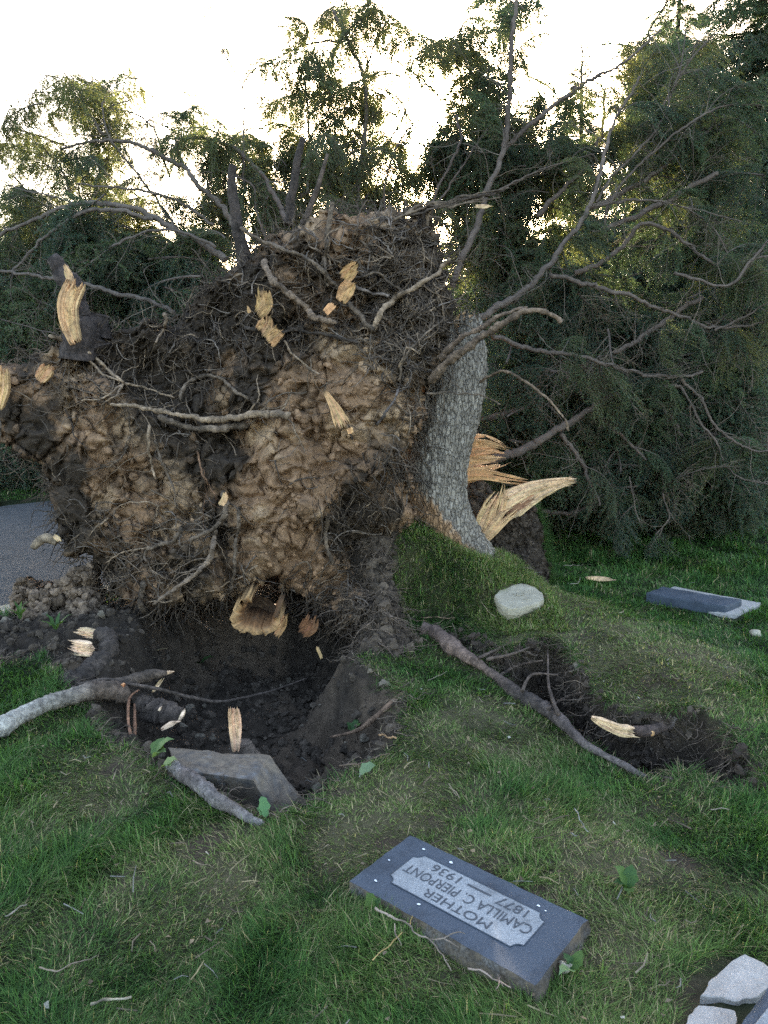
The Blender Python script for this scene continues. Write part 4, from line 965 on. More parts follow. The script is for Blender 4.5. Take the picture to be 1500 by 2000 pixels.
def hexa(corners, n=10, rough=0.006, seed=0):
    """block from 8 corners (top quad then bottom quad), faces subdivided and slightly uneven"""
    c = np.array(corners); mb = MB(); ctr = c.mean(0)
    for f in ((0,1,2,3),(7,6,5,4),(0,4,5,1),(1,5,6,2),(2,6,7,3),(3,7,4,0)):
        a, b, d, e = c[list(f)]; U, V = np.meshgrid(np.linspace(0, 1, n), np.linspace(0, 1, n)); U, V = U.ravel()[:, None], V.ravel()[:, None]
        p = a * (1 - U) * (1 - V) + b * U * (1 - V) + d * U * V + e * (1 - U) * V
        dd = p - ctr; dd /= np.linalg.norm(dd, axis=1)[:, None]
        edge = np.minimum(np.minimum(U, 1 - U), np.minimum(V, 1 - V))[:, 0]
        p = p + dd * (rough * fbm(p * 14, 4, seed) - 0.010 * (1 - smooth(edge, 0, 0.12)) * (0.6 + 0.5 * vnoise(p * 30, seed)))[:, None]
        i = np.arange(n - 1)[:, None] * n; j = np.arange(n - 1)[None]
        mb.add(p, quads=np.stack([i + j, i + j + 1, i + n + j + 1, i + n + j], -1).reshape(-1, 4))
    return mb
def tilted_stone():
    A, B, D, E = P(325,1458,3.08), P(528,1475,3.00), P(496,1524,2.79), P(345,1502,2.87)
    Fp, Cc = P(545,1606,2.82), P(590,1556,2.95)
    dn = Fp - D; H = hexa([A, B, D, E, A + dn * 1.15, Cc + (Cc - B) * 0.2, Fp, E + dn * 1.1], 16, 0.008, 5)
    me = H.mesh('tilted_gravestone', M_GRAND, shade=False)
    solo('gravestone', me, 'soil-stained granite gravestone tipped on edge at the rim of the pit', 'gravestone')
tilted_stone()

def block():
    top = [(967,1163),(977,1149),(1023,1137),(1050,1149),(1062,1160),(1061,1173),(1037,1182),(1012,1189),(990,1187),(975,1176)]
    ta = np.array(top, float); w = hit(ta[:, 0], ta[:, 1], 0.05, 6.5, 3.5)
    A_ = np.c_[w[:, :2], np.ones(len(w))]; cf = np.linalg.lstsq(A_, w[:, 2], rcond=None)[0]; cf[:2] *= 0.6; cf[2] = (w[:, 2] - w[:, :2] @ cf[:2]).mean()
    r_t = ray(ta[:, 0], ta[:, 1]); k_t = (cf[2] - CAMZ) / (r_t[:, 2] - r_t[:, :2] @ cf[:2]); pts = C0 + r_t * k_t[:, None]; c = pts.mean(0); nt_ = np.array([-cf[0], -cf[1], 1.0])
    def onblock(px, py, up_): 
        q = ray(px, py); k = (cf[2] + up_ - CAMZ) / (q[2] - q[:2] @ cf[:2]); return C0 + q * k
    t = thing('stone_block', 'chunky pale concrete marker block lying on the raised turf', 'stone block', c - [0, 0, 0.08])
    n = 64; loop = spline(np.vstack([pts, pts[:1]]), n + 1)[:-1]; loop = 0.25 * loop + 0.75 * np.array([np.interp(np.linspace(0, len(pts), n, endpoint=False), np.arange(len(pts) + 1), np.r_[pts[:, i], pts[:1, i]]) for i in range(3)]).T
    V = []; prof = [(0.25, 0), (0.5, 0.001), (0.75, 0), (0.95, 0), (0.99, -0.002), (1.0, -0.006), (1.01, -0.022), (0.995, -0.042), (0.97, -0.055), (0.92, -0.10)]
    for s, dz in prof:
        v = c + (loop - c) * s; v = v + nt_ * dz
        d = (v - c); d /= np.linalg.norm(d, axis=1)[:, None] + 1e-9
        v = v + d * (0.007 * fbm(v * 30, 4, 7) * (1 if s > 0.97 else 0.0))[:, None] + np.c_[0 * v[:, :2], 0.0012 * fbm(v * 30, 3, 8)]
        V.append(v)
    V = np.vstack(V); m = len(prof); i = np.arange(m - 1)[:, None] * n; j = np.arange(n)[None]; k = (j + 1) % n
    mb = MB(); mb.add(np.vstack([V, [c]]), tris=np.stack([np.arange(n), (np.arange(n) + 1) % n, np.full(n, m * n)], -1), quads=np.stack([i + j, i + n + j, i + n + k, i + k], -1).reshape(-1, 4))
    part('block_body', mb.mesh('block_body', M_CONC, shade=False), t)
    mk = MB(); g = onblock(1017, 1160, 0.003); a = np.linspace(0, 2 * np.pi, 20)
    mk.tube(g + np.stack([0.022 * np.cos(a), 0.020 * np.sin(a), 0 * a], -1), 0.003, 5, cap=False)
    a = np.linspace(0.5, 4.8, 14); mk.tube(g + np.stack([0.036 * np.cos(a) - .008, 0.034 * np.sin(a), 0 * a], -1), 0.0025, 5)
    g2 = onblock(1030, 1171, 0.002); mk.tube(spline([g2 + [-.025, -.002, 0], g2 + [.03, .010, 0]], 8), 0.003, 5)
    part('carved_mark', mk.mesh('carved_mark', M_CONC), t)
block()

def prism(A, B, C, h, n=8, rough=0.004, seed=0):
    A, B, C = map(np.asarray, (A, B, C)); D = A + C - B
    top = np.array([A, B, C, D]); lo = top - [0, 0, h]
    return hexa(list(top) + list(lo), n, rough, seed)
def lawn_marker():
    t = thing('grave_marker', 'low dark granite grave marker on pale concrete base across the lawn', 'grave marker', G(1380, 1190, 0))
    part('granite_slab', prism(G(1260,1157,.07), G(1418,1184,.07), G(1450,1171,.07), .11, 10, 0.003, 2).mesh('granite_slab', M_GRAN, shade=False), t)
    part('concrete_base', prism(G(1262,1166,.025), G(1437,1202,.025), G(1487,1177,.025), .12, 10, 0.003, 3).mesh('concrete_base', M_CONCP, shade=False), t)
lawn_marker()
def corner_marker():
    t = thing('grave_marker', 'grey granite grave marker with broken pale concrete border in the nearest corner', 'grave marker', G(1470, 1960, 0))
    def slab(pts, z, h, mat, nm, sd):
        pts = np.array(pts, float); w = G(pts[:, 0], pts[:, 1], z); n = 48; 
        L = np.array([np.interp(np.linspace(0, len(w), n, endpoint=False), np.arange(len(w) + 1), np.r_[w[:, i], w[:1, i]]) for i in range(3)]).T
        c = L.mean(0); V = []
        for s, dz in ((0.5, 0), (0.95, 0), (0.99, -0.002), (1.0, -0.006), (1.0, -h)):
            v = c + (L - c) * s + [0, 0, dz]; d = v - c; d /= np.linalg.norm(d, axis=1)[:, None] + 1e-9
            V.append(v + d * (0.008 * fbm(v * 25, 3, sd) * (s > 0.95))[:, None] + np.c_[0 * v[:, :2], 0.0025 * fbm(v * 22, 3, sd + 1)])
        V = np.vstack(V); i = np.arange(4)[:, None] * n; j = np.arange(n)[None]; k = (j + 1) % n; mb = MB()
        mb.add(np.vstack([V, [c]]), tris=np.stack([np.arange(n), (np.arange(n) + 1) % n, np.full(n, 5 * n)], -1), quads=np.stack([i + j, i + n + j, i + n + k, i + k], -1).reshape(-1, 4))
        part(nm, mb.mesh(nm, mat, shade=False), t)
    slab([(1368,1943),(1395,1908),(1432,1872),(1455,1861),(1500,1888),(1540,1905),(1510,1925),(1478,1948),(1440,1953)], 0.022, 0.08, M_CONCP, 'concrete_slab', 1)
    slab([(1330,2010),(1362,1962),(1395,1964),(1438,1972),(1442,1992),(1425,2040),(1340,2050)], 0.022, 0.08, M_CONCP, 'concrete_slab', 5)
    a, b, c = G(1432,2012,.10), G(1505,1915,.10), G(1640,1990,.10)
    part('granite_slab', prism(a, b, c, .11, 10, 0.002, 9).mesh('granite_slab', M_GRAN, shade=False), t)
    a, b, c = G(1462,2012,.1035), G(1512,1945,.1035), G(1625,2000,.1035)
    part('inset_panel', prism(a, b, c, .02, 4, 0.0, 9).mesh('inset_panel', M_GRANL, shade=False), t)
corner_marker()

# ------------------------------------------------------------------ roots and broken wood lying on the ground
def gpath(l): a = np.array(l, float); return G(a[:, 0], a[:, 1], a[:, 2])
def limb_mesh(name, pts3, rads, col, sides=14, n=40, seed=0, rough=0.08, mat=None, amp=0.25):
    p = spline(pts3, n); rr = np.interp(np.linspace(0, 1, n), np.linspace(0, 1, len(rads)), rads)
    rr = rr * (1 + 0.16 * fbm(p * 14, 2, seed) + 0.12 * fbm(p * 40, 2, seed + 7)); p = p + amp * rr[:, None] * np.stack([fbm(p * 8, 2, seed + 1), fbm(p * 8, 2, seed + 2), fbm(p * 8, 2, seed + 3)], -1)
    c = np.asarray(col, float)
    if c.ndim == 2: c = np.stack([np.interp(np.linspace(0, 1, n), np.linspace(0, 1, len(c)), c[:, i]) for i in range(3)], -1)
    mb = MB(); mb.tube(p, rr, sides, c, rough=rough * 1.5, seed=seed); return mb.mesh(name, mat or M_ROOT)
GREY = (0.30, 0.27, 0.25)
def onturf(l):
    a = np.array(l, float); w = G(a[:, 0], a[:, 1], 0.05)
    for _ in range(6): w = G(a[:, 0], a[:, 1], hfield(w[:, 0], w[:, 1], False, False)[0] + a[:, 2])
    return w
part('root', limb_mesh('root', onturf([(822,1225,.02),(850,1235,.04),(885,1262,.04),(930,1292,.015),(980,1330,.01),(1030,1368,.02),(1075,1392,.03),(1120,1432,.035),(1150,1458,.03),(1200,1485,.02),(1250,1513,.01),(1275,1526,-.02)]), np.array([30,33,36,22,18,26,29,26,17,14,11,8]) / 2 * mpp(3.9), [(0.10,.068,.058),(0.16,.105,.082),(0.06,.045,.038),(0.10,.076,.068),(0.13,.105,.096)], 16, 90, 3, 0.06, None, 0.18), uproot, 'thick purplish-brown root running along the edge of the cracked turf')
for pts in ([(950,1288,.06),(1000,1278,.10),(1040,1262,.12)], [(975,1320,.0),(1010,1300,.02),(1060,1290,.10)], [(1020,1350,.03),(1040,1318,.08),(1090,1318,.10)], [(1070,1385,.05),(1100,1365,-.05),(1135,1352,.05)], [(935,1285,.07),(985,1262,.10),(1000,1250,.14)], [(1090,1395,.04),(1072,1340,.06),(1070,1270,.12)]):
    part('root', limb_mesh('root', gpath(pts), np.array([4, 3, 1.5]) * mpp(3.7), (0.10, .07, .055), 6, 16, int(pts[0][0])), uproot)
part('root', limb_mesh('root', gpath([(790,1355,.02),(745,1390,-.02),(700,1425,-.10),(645,1440,-.2)]), np.array([7, 6, 4, 2]) * mpp(3.5), (0.17, .105, .07), 8, 24, 5), uproot)
t = thing('broken_root', 'dark broken root with a pale cut end poking from the cracked turf', 'root', G(1365, 1395, .05))
bp_ = gpath([(1235,1425,.04),(1265,1428,.03),(1300,1410,.05),(1330,1395,.08),(1362,1392,.09),(1385,1410,.02)])
part('root_bark', limb_mesh('root_bark', bp_, np.array([10, 11, 13, 16, 14, 9]) * mpp(3.35), [(0.09,.06,.05),(0.10,.07,.06),(0.20,.18,.17),(0.10,.075,.065)], 14, 40, 8), t)
mb = MB(); splinter(mb, gpath([(1153,1402,.10),(1185,1418,.07),(1215,1430,.05),(1240,1432,.05)]), np.array([8, 17, 20, 22]) * mpp(3.35), 0.03, 7, (0.1, 0.08), 31, PALE, rows=14); part('pale_wood', mb.mesh('pale_wood', M_WOOD, shade=False), t)
mb = MB(); g = G(1272, 1431, .03); mb.tube(np.array([g + [0, .02, 0], g + [0, -.01, .0]]), 0.012, 10, (0.72, .46, .24)); part('cut_knot', mb.mesh('cut_knot', M_WOOD), t)

t = thing('fallen_log', 'grey weathered log crossing the turf at the left, dark broken end over the pit', 'log', G(100, 1380, 0))
part('log_bark', limb_mesh('log_bark', gpath([(-60,1450,.05),(0,1421,.06),(50,1394,.07),(101,1371,.08),(152,1357,.09),(205,1347,.08),(243,1350,.05)]), np.array([15, 15, 14, 14, 15, 20, 19]) * mpp(3.8), [(0.33,.30,.265),(0.35,.32,.285),(0.28,.25,.22),(0.24,.205,.175),(0.12,.085,.065),(0.09,.062,.048)], 18, 70, 14), t)
mb = MB(); splinter(mb, gpath([(234,1342,.08),(242,1338,.10),(248,1334,.11)]), np.array([8, 6, 3]) * mpp(3.8), 0.01, 3, (0.1, 0.4), 33, (0.6, .3, .16), rows=6); part('torn_wood', mb.mesh('torn_wood', M_WOOD, shade=False), t)
t = thing('broken_root', 'thick hooked dark root with two pale torn ends beside the pit', 'root', G(150, 1330, 0))
part('root_bark', limb_mesh('root_bark', gpath([(108,1352,-.02),(140,1335,.02),(172,1312,.05),(205,1285,.09),(216,1258,.14),(203,1243,.17),(188,1240,.17)]), np.array([17, 19, 20, 21, 20, 17, 12]) * mpp(4.3), (0.058, .043, .036), 16, 60, 17), t)
for seed, (pts, w) in enumerate([([(192,1260,.14),(170,1256,.14),(148,1248,.15)], [26, 26, 18]), ([(220,1236,.16),(190,1228,.18),(160,1222,.20)], [7, 14, 14])]):
    mb = MB(); splinter(mb, gpath(pts) - [0, .09, 0], np.array(w) * mpp(4.25), 0.025, 8, (0.1, 0.35), 50 + seed, (0.74, .57, .42), rows=10); part('torn_wood', mb.mesh('torn_wood', M_WOOD, shade=False), t)
t = thing('broken_root', 'brown root snapped off above the pit with thin pale splinters', 'root', G(280, 1340, 0))
part('root_bark', limb_mesh('root_bark', gpath([(205,1340,.06),(240,1332,.07),(266,1326,.08),(300,1318,.09),(326,1315,.09)]), np.array([8, 9, 12, 12, 5]) * mpp(3.9), (0.08, .057, .044), 12, 34, 19), t)
for seed, (pts, w) in enumerate([([(300,1322,.08),(320,1316,.09),(340,1313,.10)], [6, 6, 3]), ([(298,1352,.0),(310,1336,.02),(324,1318,.07)], [5, 7, 3])]):
    mb = MB(); splinter(mb, gpath(pts), np.array(w) * mpp(3.9), 0.01, 3, (0.1, 0.3), 60 + seed, PALE, rows=8); part('torn_wood', mb.mesh('torn_wood', M_WOOD, shade=False), t)
part('thin_root', limb_mesh('thin_root', gpath([(152,1338,.09),(213,1328,.10),(279,1340,.06),(355,1357,-.02),(430,1370,-.12),(520,1352,-.2),(600,1325,-.2)]), np.array([3, 3.5, 3.5, 3, 2.5, 2, 1.5]) * mpp(3.9), (0.075, .055, .045), 7, 50, 20, amp=0.8), t)
t = thing('broken_root', 'flat dark root plank with a ragged pale edge lying in the pit', 'root', G(310, 1400, -.05))
part('root_bark', limb_mesh('root_bark', gpath([(268,1370,-.02),(300,1385,-.05),(330,1393,-.06),(352,1398,-.07)]), np.array([14, 24, 24, 17]) * mpp(3.6), (0.085, .062, .05), 14, 26, 23, 0.14), t)
for seed, (pts, w) in enumerate([([(318,1420,-.04),(340,1409,-.02),(358,1404,-.02)], [6, 9, 5]), ([(352,1404,-.03),(358,1392,-.01),(364,1378,.0)], [6, 6, 3]), ([(312,1384,.0),(320,1376,.02)], [5, 3])]):
    mb = MB(); splinter(mb, gpath(pts) - [0, .03, 0], np.array(w) * mpp(3.6), 0.012, 4, (0.1, 0.4), 70 + seed, (0.72, .60, .48), rows=8); part('torn_wood', mb.mesh('torn_wood', M_WOOD, shade=False), t)
t = thing('broken_root', 'upright snapped root with pale wood strip behind the tipped gravestone', 'root', G(470, 1470, -.2))
part('root_bark', limb_mesh('root_bark', np.array([P(478,1500,3.28), P(476,1470,3.28), P(470,1448,3.28)]), np.array([30, 29, 20]) * mpp(3.3), (0.10, .075, .06), 14, 20, 27), t)
mb = MB(); splinter(mb, np.array([P(460,1470,3.2), P(459,1430,3.2), P(456,1384,3.2)]), np.array([14, 24, 22]) * mpp(3.2), 0.02, 7, (0.05, 0.06), 81, (0.72, .52, .37), rows=12); part('torn_wood', mb.mesh('torn_wood', M_WOOD, shade=False), t)
solo('root', limb_mesh('root', gpath([(332,1492,.03),(370,1520,.035),(410,1548,.035),(450,1576,.03),(490,1600,.025),(515,1612,.0)]), np.array([11, 15, 15, 14, 10, 6]) * mpp(2.95), [(0.22,.20,.19),(0.13,.10,.09),(0.20,.17,.16),(0.10,.08,.07),(0.25,.22,.21)], 14, 50, 29, 0.10), 'lichen-grey root lying along the front of the tipped gravestone', 'root')
t = thing('root_sprig', 'thin orange root sprig standing at the left rim of the pit', 'root', G(258, 1450, -.1))
for pts, r0 in (([(271,1348,.06),(253,1363,.05),(250,1399,.02),(256,1437,-.02),(266,1470,-.06)], 3.2), ([(256,1437,-.02),(243,1452,-.04),(225,1480,-.08)], 3), ([(262,1375,.02),(264,1420,-.02),(262,1465,-.08)], 4)):
    part('stem', limb_mesh('stem', gpath(pts) - [0, 0, 0], np.array([r0 * .6, r0, r0]) * mpp(3.4), (0.22, .11, .065), 6, 22, int(r0 * 10)), t)

# ------------------------------------------------------------------ twigs, chips, leaves
def zlift(pts, lift): 
    a = np.array(pts, float); return hit(a[:, 0], a[:, 1], lift)
def twig(paths, col, label, lift=0.035, name='fallen_twig', group=None):
    mb = MB()
    for pts, r0, r1 in paths:
        w = zlift(pts, lift); p = spline(w, 10 * len(pts)); r0, r1 = .62 * r0, .6 * r1; p = p + 0.006 * np.stack([fbm(p * 25, 2, 1), fbm(p * 25, 2, 2), fbm(p * 25, 2, 3)], -1)
        mb.tube(p, np.linspace(r0, r1, len(p)) * (1 + .25 * fbm(p * 60, 2, 6)), 6, np.asarray(col) * .8 * (1 + .4 * fbm(p * 30, 2, 5))[:, None], rough=0.2, seed=3)
    return solo(name, mb.mesh(name, M_TWIG), label, 'twig', group)
def z1(l): return [(680 + x / 3.19, 1620 + y / 3.19) for x, y in l]
twig([(z1([(180,512),(220,545),(360,600),(430,650),(500,690),(545,750),(600,830),(630,880)]), .0055, .0025), (z1([(500,690),(580,690),(640,660),(740,645)]), .004, .002), (z1([(580,690),(625,715),(675,742)]), .003, .0015), (z1([(300,595),(298,640),(330,740)]), .003, .0015), (z1([(600,830),(622,838)]), .002, .001)], (0.30, .235, .19), 'pale forked twig leaning on the front edge of the inscribed gravestone', 0.06)
twig([(z1([(150,810),(250,740),(345,645)]), .003, .0025), (z1([(380,595),(400,540)]), .0025, .002)], (0.48, .33, .14), 'yellow straw stalk crossing under the forked twig', 0.05)
twig([(z1([(735,865),(850,910),(1020,980)]), .004, .003), (z1([(950,920),(935,970),(900,1015)]), .003, .0015), (z1([(930,905),(965,985)]), .002, .001)], (0.36, .27, .22), 'brown side-branched twig at the foot of the inscribed gravestone, nearest edge', 0.04)
twig([([(179,1961), (215,1956), (256,1949)], .006, .005)], (0.40, .33, .24), 'thick pale peeled stick lying in the lush grass')
twig([([(78,1894),(113,1897),(152,1881),(188,1870)], .0035, .002)], (0.27, .21, .16), 'long curved grey-brown twig left of the peeled stick')
twig([([(11,1790),(30,1780),(56,1767)], .004, .003)], (0.30, .25, .21), 'short grey twig in the grass at the far left')
twig([([(377,1684),(395,1689),(422,1691)], .003, .002)], (0.32, .24, .17), 'thin brown twig in front of the grey root')
twig([([(1123,1583),(1136,1606),(1147,1628)], .003, .0025)], (0.32, .29, .27), 'straight grey twig on the worn turf above the inscribed gravestone')
twig([([(1388,1580),(1405,1580),(1423,1584)], .004, .003)], (0.34, .28, .22), 'pale stick in long grass below the cracked turf')
twig([([(662,1497),(700,1492),(738,1478),(760,1470)], .005, .003), ([(690,1492),(715,1506)], .003, .002)], (0.17, .12, .09), 'dark forked stick at the right rim of the pit')
twig([([(740,1437),(760,1441),(775,1443)], .007, .006)], (0.40, .24, .13), 'short snapped orange-brown stick at the pit rim')
twig([([(820,1207),(850,1206),(888,1210)], .005, .004), ([(805,1212),(840,1214)], .003, .002)], (0.27, .17, .11), 'reddish brown twig on the turf edge above the thick root', 0.02)
twig([([(1100,1105),(1140,1103)], .003, .002), ([(1113,1140),(1128,1140),(1134,1126)], .004, .003)], (0.40, .33, .27), 'small bent twig on the shaded lawn beside the pale splinter', 0.04)
mb = MB(); splinter(mb, zlift([(1143,1129), (1175,1131), (1207,1133)], 0.05), np.array([4, 9, 4]) * mpp(5.9), 0.015, 4, (0.1, 0.2), 91, PALE, rows=10)
solo('wood_splinter', mb.mesh('wood_splinter', M_WOOD, shade=False), 'long pale wood splinter lying on the shaded lawn', 'splinter')
twig([([(940,1175),(955,1195),(968,1206)], .004, .003), ([(905,1137),(925,1141)], .003, .002)], (0.33, .25, .17), 'tan twig on the raised turf left of the concrete block', 0.03)
twig([([(835,1330),(855,1322),(872,1312)], .003, .002)], (0.28, .23, .17), 'pale curved straw on the turf beside the thick root')
# two pairs at the road
twig([([(0,1046),(60,1036),(118,1028)], .006, .003)], (0.16, .13, .12), 'thin bare branch lying across the asphalt road', 0.07)
t = thing('broken_branch', 'short bent brown branch stub with cut ends in front of the road', 'branch', G(90, 1055, 0))
part('branch_bark', limb_mesh('branch_bark', P(np.array([64, 80, 95, 112]), np.array([1068, 1054, 1049, 1058]), 4.95), np.array([7, 10, 10, 8]) * mpp(4.95), (0.22, .16, .11), 10, 24, 37), t)
mb = MB(); splinter(mb, P(np.array([104, 112, 118]), np.array([1046, 1052, 1060]), 4.92), np.array([8, 10, 6]) * mpp(4.9), .01, 4, (.1, .3), 3, PALE, rows=6); part('cut_end', mb.mesh('cut_end', M_WOOD, shade=False), t)

def litter():
    r = np.random.default_rng(77); mb = MB(); n = 0
    th = r.uniform(-0.5, 0.5, 16000); rad = np.exp(r.uniform(math.log(1.6), math.log(7), 16000)); X, Y = rad * np.sin(th), rad * np.cos(th)
    z, soil, _ = hfield(X, Y); dry_lit = dry_lit_mask(X, Y)
    ok = (r.random(16000) < 0.008 + 0.045 * dry_lit + 0.012 * soil) & ~((kdist(X, Y) > -.1)) & (z > -0.5)
    for poly in NOGRASS: ok &= psdf(X, Y, poly) < 0
    for x, y, h, s in zip(X[ok], Y[ok], z[ok], soil[ok]):
        k = r.random(); a = r.uniform(0, 6.28); L = r.uniform(.02, .09); lift = 0.006 if s > .4 else r.uniform(.012, .03)
        d = np.array([math.cos(a), math.sin(a), r.normal(0, .18)]) * L; p0 = np.array([x, y, h + lift])
        if k < 0.7:
            p = np.array([p0, p0 + d * .5 + r.normal(0, .005, 3), p0 + d]); c = [(.22, .17, .12), (.28, .22, .13), (.13, .095, .07), (.20, .18, .16)][r.integers(4)]
            mb.tube(p, np.array([.0022, .002, .0012]) * r.uniform(.6, 1.3), 4, np.array(c) * r.uniform(.7, 1.2), cap=False)
        else:
            w = r.uniform(.003, .007, 4); a2 = a + np.array([0, 1.6, 3.1, 4.7]); v = p0 + np.stack([w * np.cos(a2) * 1.6, w * np.sin(a2), r.normal(0, .004, 4)], -1)
            c = [(.30, .21, .13), (.22, .16, .11), (.34, .30, .25), (.13, .09, .06)][r.integers(4)]; mb.add(v, quads=[[0, 1, 2, 3]], col=c)
    stuff('ground_litter', mb.mesh('ground_litter', M_TWIG, shade=False), 'scattered straw, twiglets and wood chips in the turf', 'litter')
litter()
def pit_clods():
    r = np.random.default_rng(78); X, Y = r.uniform(-2.7, 2.2, 60000), r.uniform(2.3, 5.4, 60000)
    z, soil, tm = hfield(X, Y); ok = (soil > 0.7) & (r.random(60000) < 0.6); X, Y, z = X[ok][:4600], Y[ok][:4600], z[ok][:4600]
    p = np.stack([X, Y, z], -1); s = 0.004 + 0.024 * r.random(len(X)) ** 4.5
    base = np.array([0.052, 0.039, 0.030]); col = base * r.uniform(0.7, 1.6, (len(X), 1)) + np.where(r.random(len(X)) < 0.05, 0.08, 0)[:, None] * np.array([1, .85, .65])
    mb = MB(); lumps(mb, p + np.stack([0 * s, 0 * s, s * .35], -1), s, col, r); stuff('loose_soil', mb.mesh('loose_soil', M_SOIL, shade=False), 'loose crumbs and stones of dark soil in the pit', 'soil')
    mb = MB(); X, Y = r.uniform(-2.6, 2.2, 30000), r.uniform(2.4, 5.0, 30000); z, soil, tm = hfield(X, Y); ok = (soil > 0.3) & (soil < 0.995) | (tm > 0.1) & (tm < 0.9)
    for x, y, h in zip(X[ok][:900], Y[ok][:900], z[ok][:900]):
        a = r.uniform(0, 6.28); n = 7; st = r.uniform(.012, .03); pts = [np.array([x, y, h + .01])]
        for k in range(n): a += r.normal(0, .5); pts.append(pts[-1] + st * np.array([math.cos(a), math.sin(a), r.normal(0, .5) - .15]))
        mb.tube(np.array(pts), np.linspace(.0022, .0008, n + 1) * r.uniform(.6, 1.6), 3, np.array([.11, .08, .06]) * r.uniform(.6, 1.8), cap=False)
    stuff('turf_rootlets', mb.mesh('turf_rootlets', M_ROOT), 'hair-thin grass roots torn along the edges of the pit', 'roots')
pit_clods()
def wall_detail():
    r = np.random.default_rng(93); X, Y = r.uniform(-.15, .42, 9000), r.uniform(4.2, 5.2, 9000); z, soil, tm = hfield(X, Y); ok = (soil > .5) & (z > -.3); X, Y, z = X[ok][:1500], Y[ok][:1500], z[ok][:1500]; n = len(X)
    s_ = .005 + .030 * r.random(n) ** 3.5; mb = MB(); lumps(mb, np.c_[X, Y - .01, z], s_, np.array([.062, .045, .033]) * r.uniform(.5, 1.9, (n, 1)), r); stuff('wall_soil', mb.mesh('wall_soil', M_SOIL, shade=False), 'crumbling soil face between the pit and the raised turf', 'soil')
    mb = MB()
    for x, y, h in zip(X[:520], Y[:520], z[:520]):
        pts = [np.array([x, y - .015, h + .02])]; d = np.array([r.normal(0, .6), -r.uniform(.1, .7), -r.uniform(.1, .9)]); st = r.uniform(.012, .034)
        for _ in range(9): d = d + r.normal(0, .28, 3); d /= np.linalg.norm(d); pts.append(pts[-1] + d * st)
        mb.tube(np.array(pts), np.linspace(r.uniform(.0012, .0042), .0006, 10), 4, np.array([.11, .078, .058]) * r.uniform(.5, 1.7), cap=False)
    stuff('wall_roots', mb.mesh('wall_roots', M_ROOT), 'tangled roots hanging on the soil face beside the raised turf', 'roots')
wall_detail()
def crack_roots():
    r = np.random.default_rng(91); mb = MB(); a = np.array(TRN[13:], float); lip = G(a[:, 0], a[:, 1], a[:, 2]); lip = lip[:-1]
    L = spline(lip, 200)
    for k in range(190):
        i = r.integers(0, 200); p = L[i] + [r.normal(0, .02), r.uniform(-.01, .02), -r.uniform(0, .08)]; pts = [p]; d = np.array([r.normal(0, .5), -r.uniform(.2, .8), -r.uniform(.2, 1.0)]); st = r.uniform(.012, .03)
        for _ in range(9): d = d + r.normal(0, .25, 3); d /= np.linalg.norm(d); pts.append(pts[-1] + d * st)
        mb.tube(np.array(pts), np.linspace(r.uniform(.0012, .0032), .0006, 10), 4, np.array([.10, .072, .055]) * r.uniform(.5, 1.7), cap=False)
    q = L[r.integers(0, 200, 900)] + np.c_[r.normal(0, .02, 900), r.uniform(-.05, .0, 900), -r.random(900) * .24]; s_ = .004 + .02 * r.random(900) ** 3
    stuff('crack_roots', mb.mesh('crack_roots', M_ROOT), 'thin roots dangling from the torn lip of the turf crack', 'roots')
    mb = MB(); lumps(mb, q, s_, np.array([.045, .033, .026]) * r.uniform(.6, 1.6, (900, 1)), r); stuff('crack_soil', mb.mesh('crack_soil', M_SOIL, shade=False), 'crumbly dark soil on the wall of the turf crack', 'soil')
crack_roots()

def leaf_mesh(L, W, seed, col, lobes=3):
    n = 9; t = np.linspace(0, 1, n); w = W * np.sin(np.pi * t ** 0.8) * (1 + 0.18 * np.sin(t * math.pi * 2 * lobes)); r = np.random.default_rng(seed)
    z = 0.25 * L * np.sin(t * 2.2) + r.normal(0, .003, n)
    l = np.stack([t * L, w, z + .25 * w], -1); m = np.stack([t * L, 0 * t, z], -1); rr = np.stack([t * L, -w, z + .25 * w], -1)
    V = np.stack([l, m, rr], 1).reshape(-1, 3); i = np.arange(n - 1)[:, None] * 3; j = np.arange(2)[None]
    mb = MB(); mb.add(V, quads=np.stack([i + j, i + j + 1, i + 3 + j + 1, i + 3 + j], -1).reshape(-1, 4), col=col); return mb.mesh('leaf', M_LEAF)
def weed(px, py, leaves, label, name='weed', cat='weed', lift=0.02):
    g = zlift([(px, py)], lift)[0]; t = thing(name, label, cat, g)
    for k, (L, W, az, el, c) in enumerate(leaves):
        o = link('leaf', leaf_mesh(L, W, k, c)); o.parent = t; o.rotation_euler = (0, -el, az)
GL, GD = (0.070, .115, .032), (0.045, .085, .03)
weed(1228, 1738, [(.075,.026,2.4,.6,GL),(.07,.024,1.1,.7,GD),(.06,.02,3.4,.3,GD),(.06,.02,-1.9,.2,GL)], 'broad-leaved weed in the lawn right of the inscribed gravestone')
weed(1120, 1900, [(.09,.018,-2.3,.3,(0.13,.19,.09)),(.06,.016,.9,.4,GL),(.05,.014,2.2,.5,GD)], 'pale jagged weed leaf beside the right end of the inscribed gravestone')
weed(728, 1778, [(.05,.02,2.2,.7,GL),(.04,.016,.6,.5,GD)], 'small round-leaved weed at the left end of the forked twig')
weed(300, 1482, [(.11,.035,.2,.5,(0.11,.16,.06)),(.09,.03,1.2,.4,(0.09,.14,.05)),(.08,.03,-.5,.3,(0.14,.19,.08))], 'crumpled light green leaves at the upper end of the grey root', 'leaf_cluster', 'leaves', .03)
weed(318, 1498, [(.06,.028,.3,.1,(0.20,.24,.10)),(.05,.02,-.6,.1,(0.17,.22,.09))], 'yellow-green broken stalk on the tip of the grey root', 'leaf_cluster', 'leaves', .05)
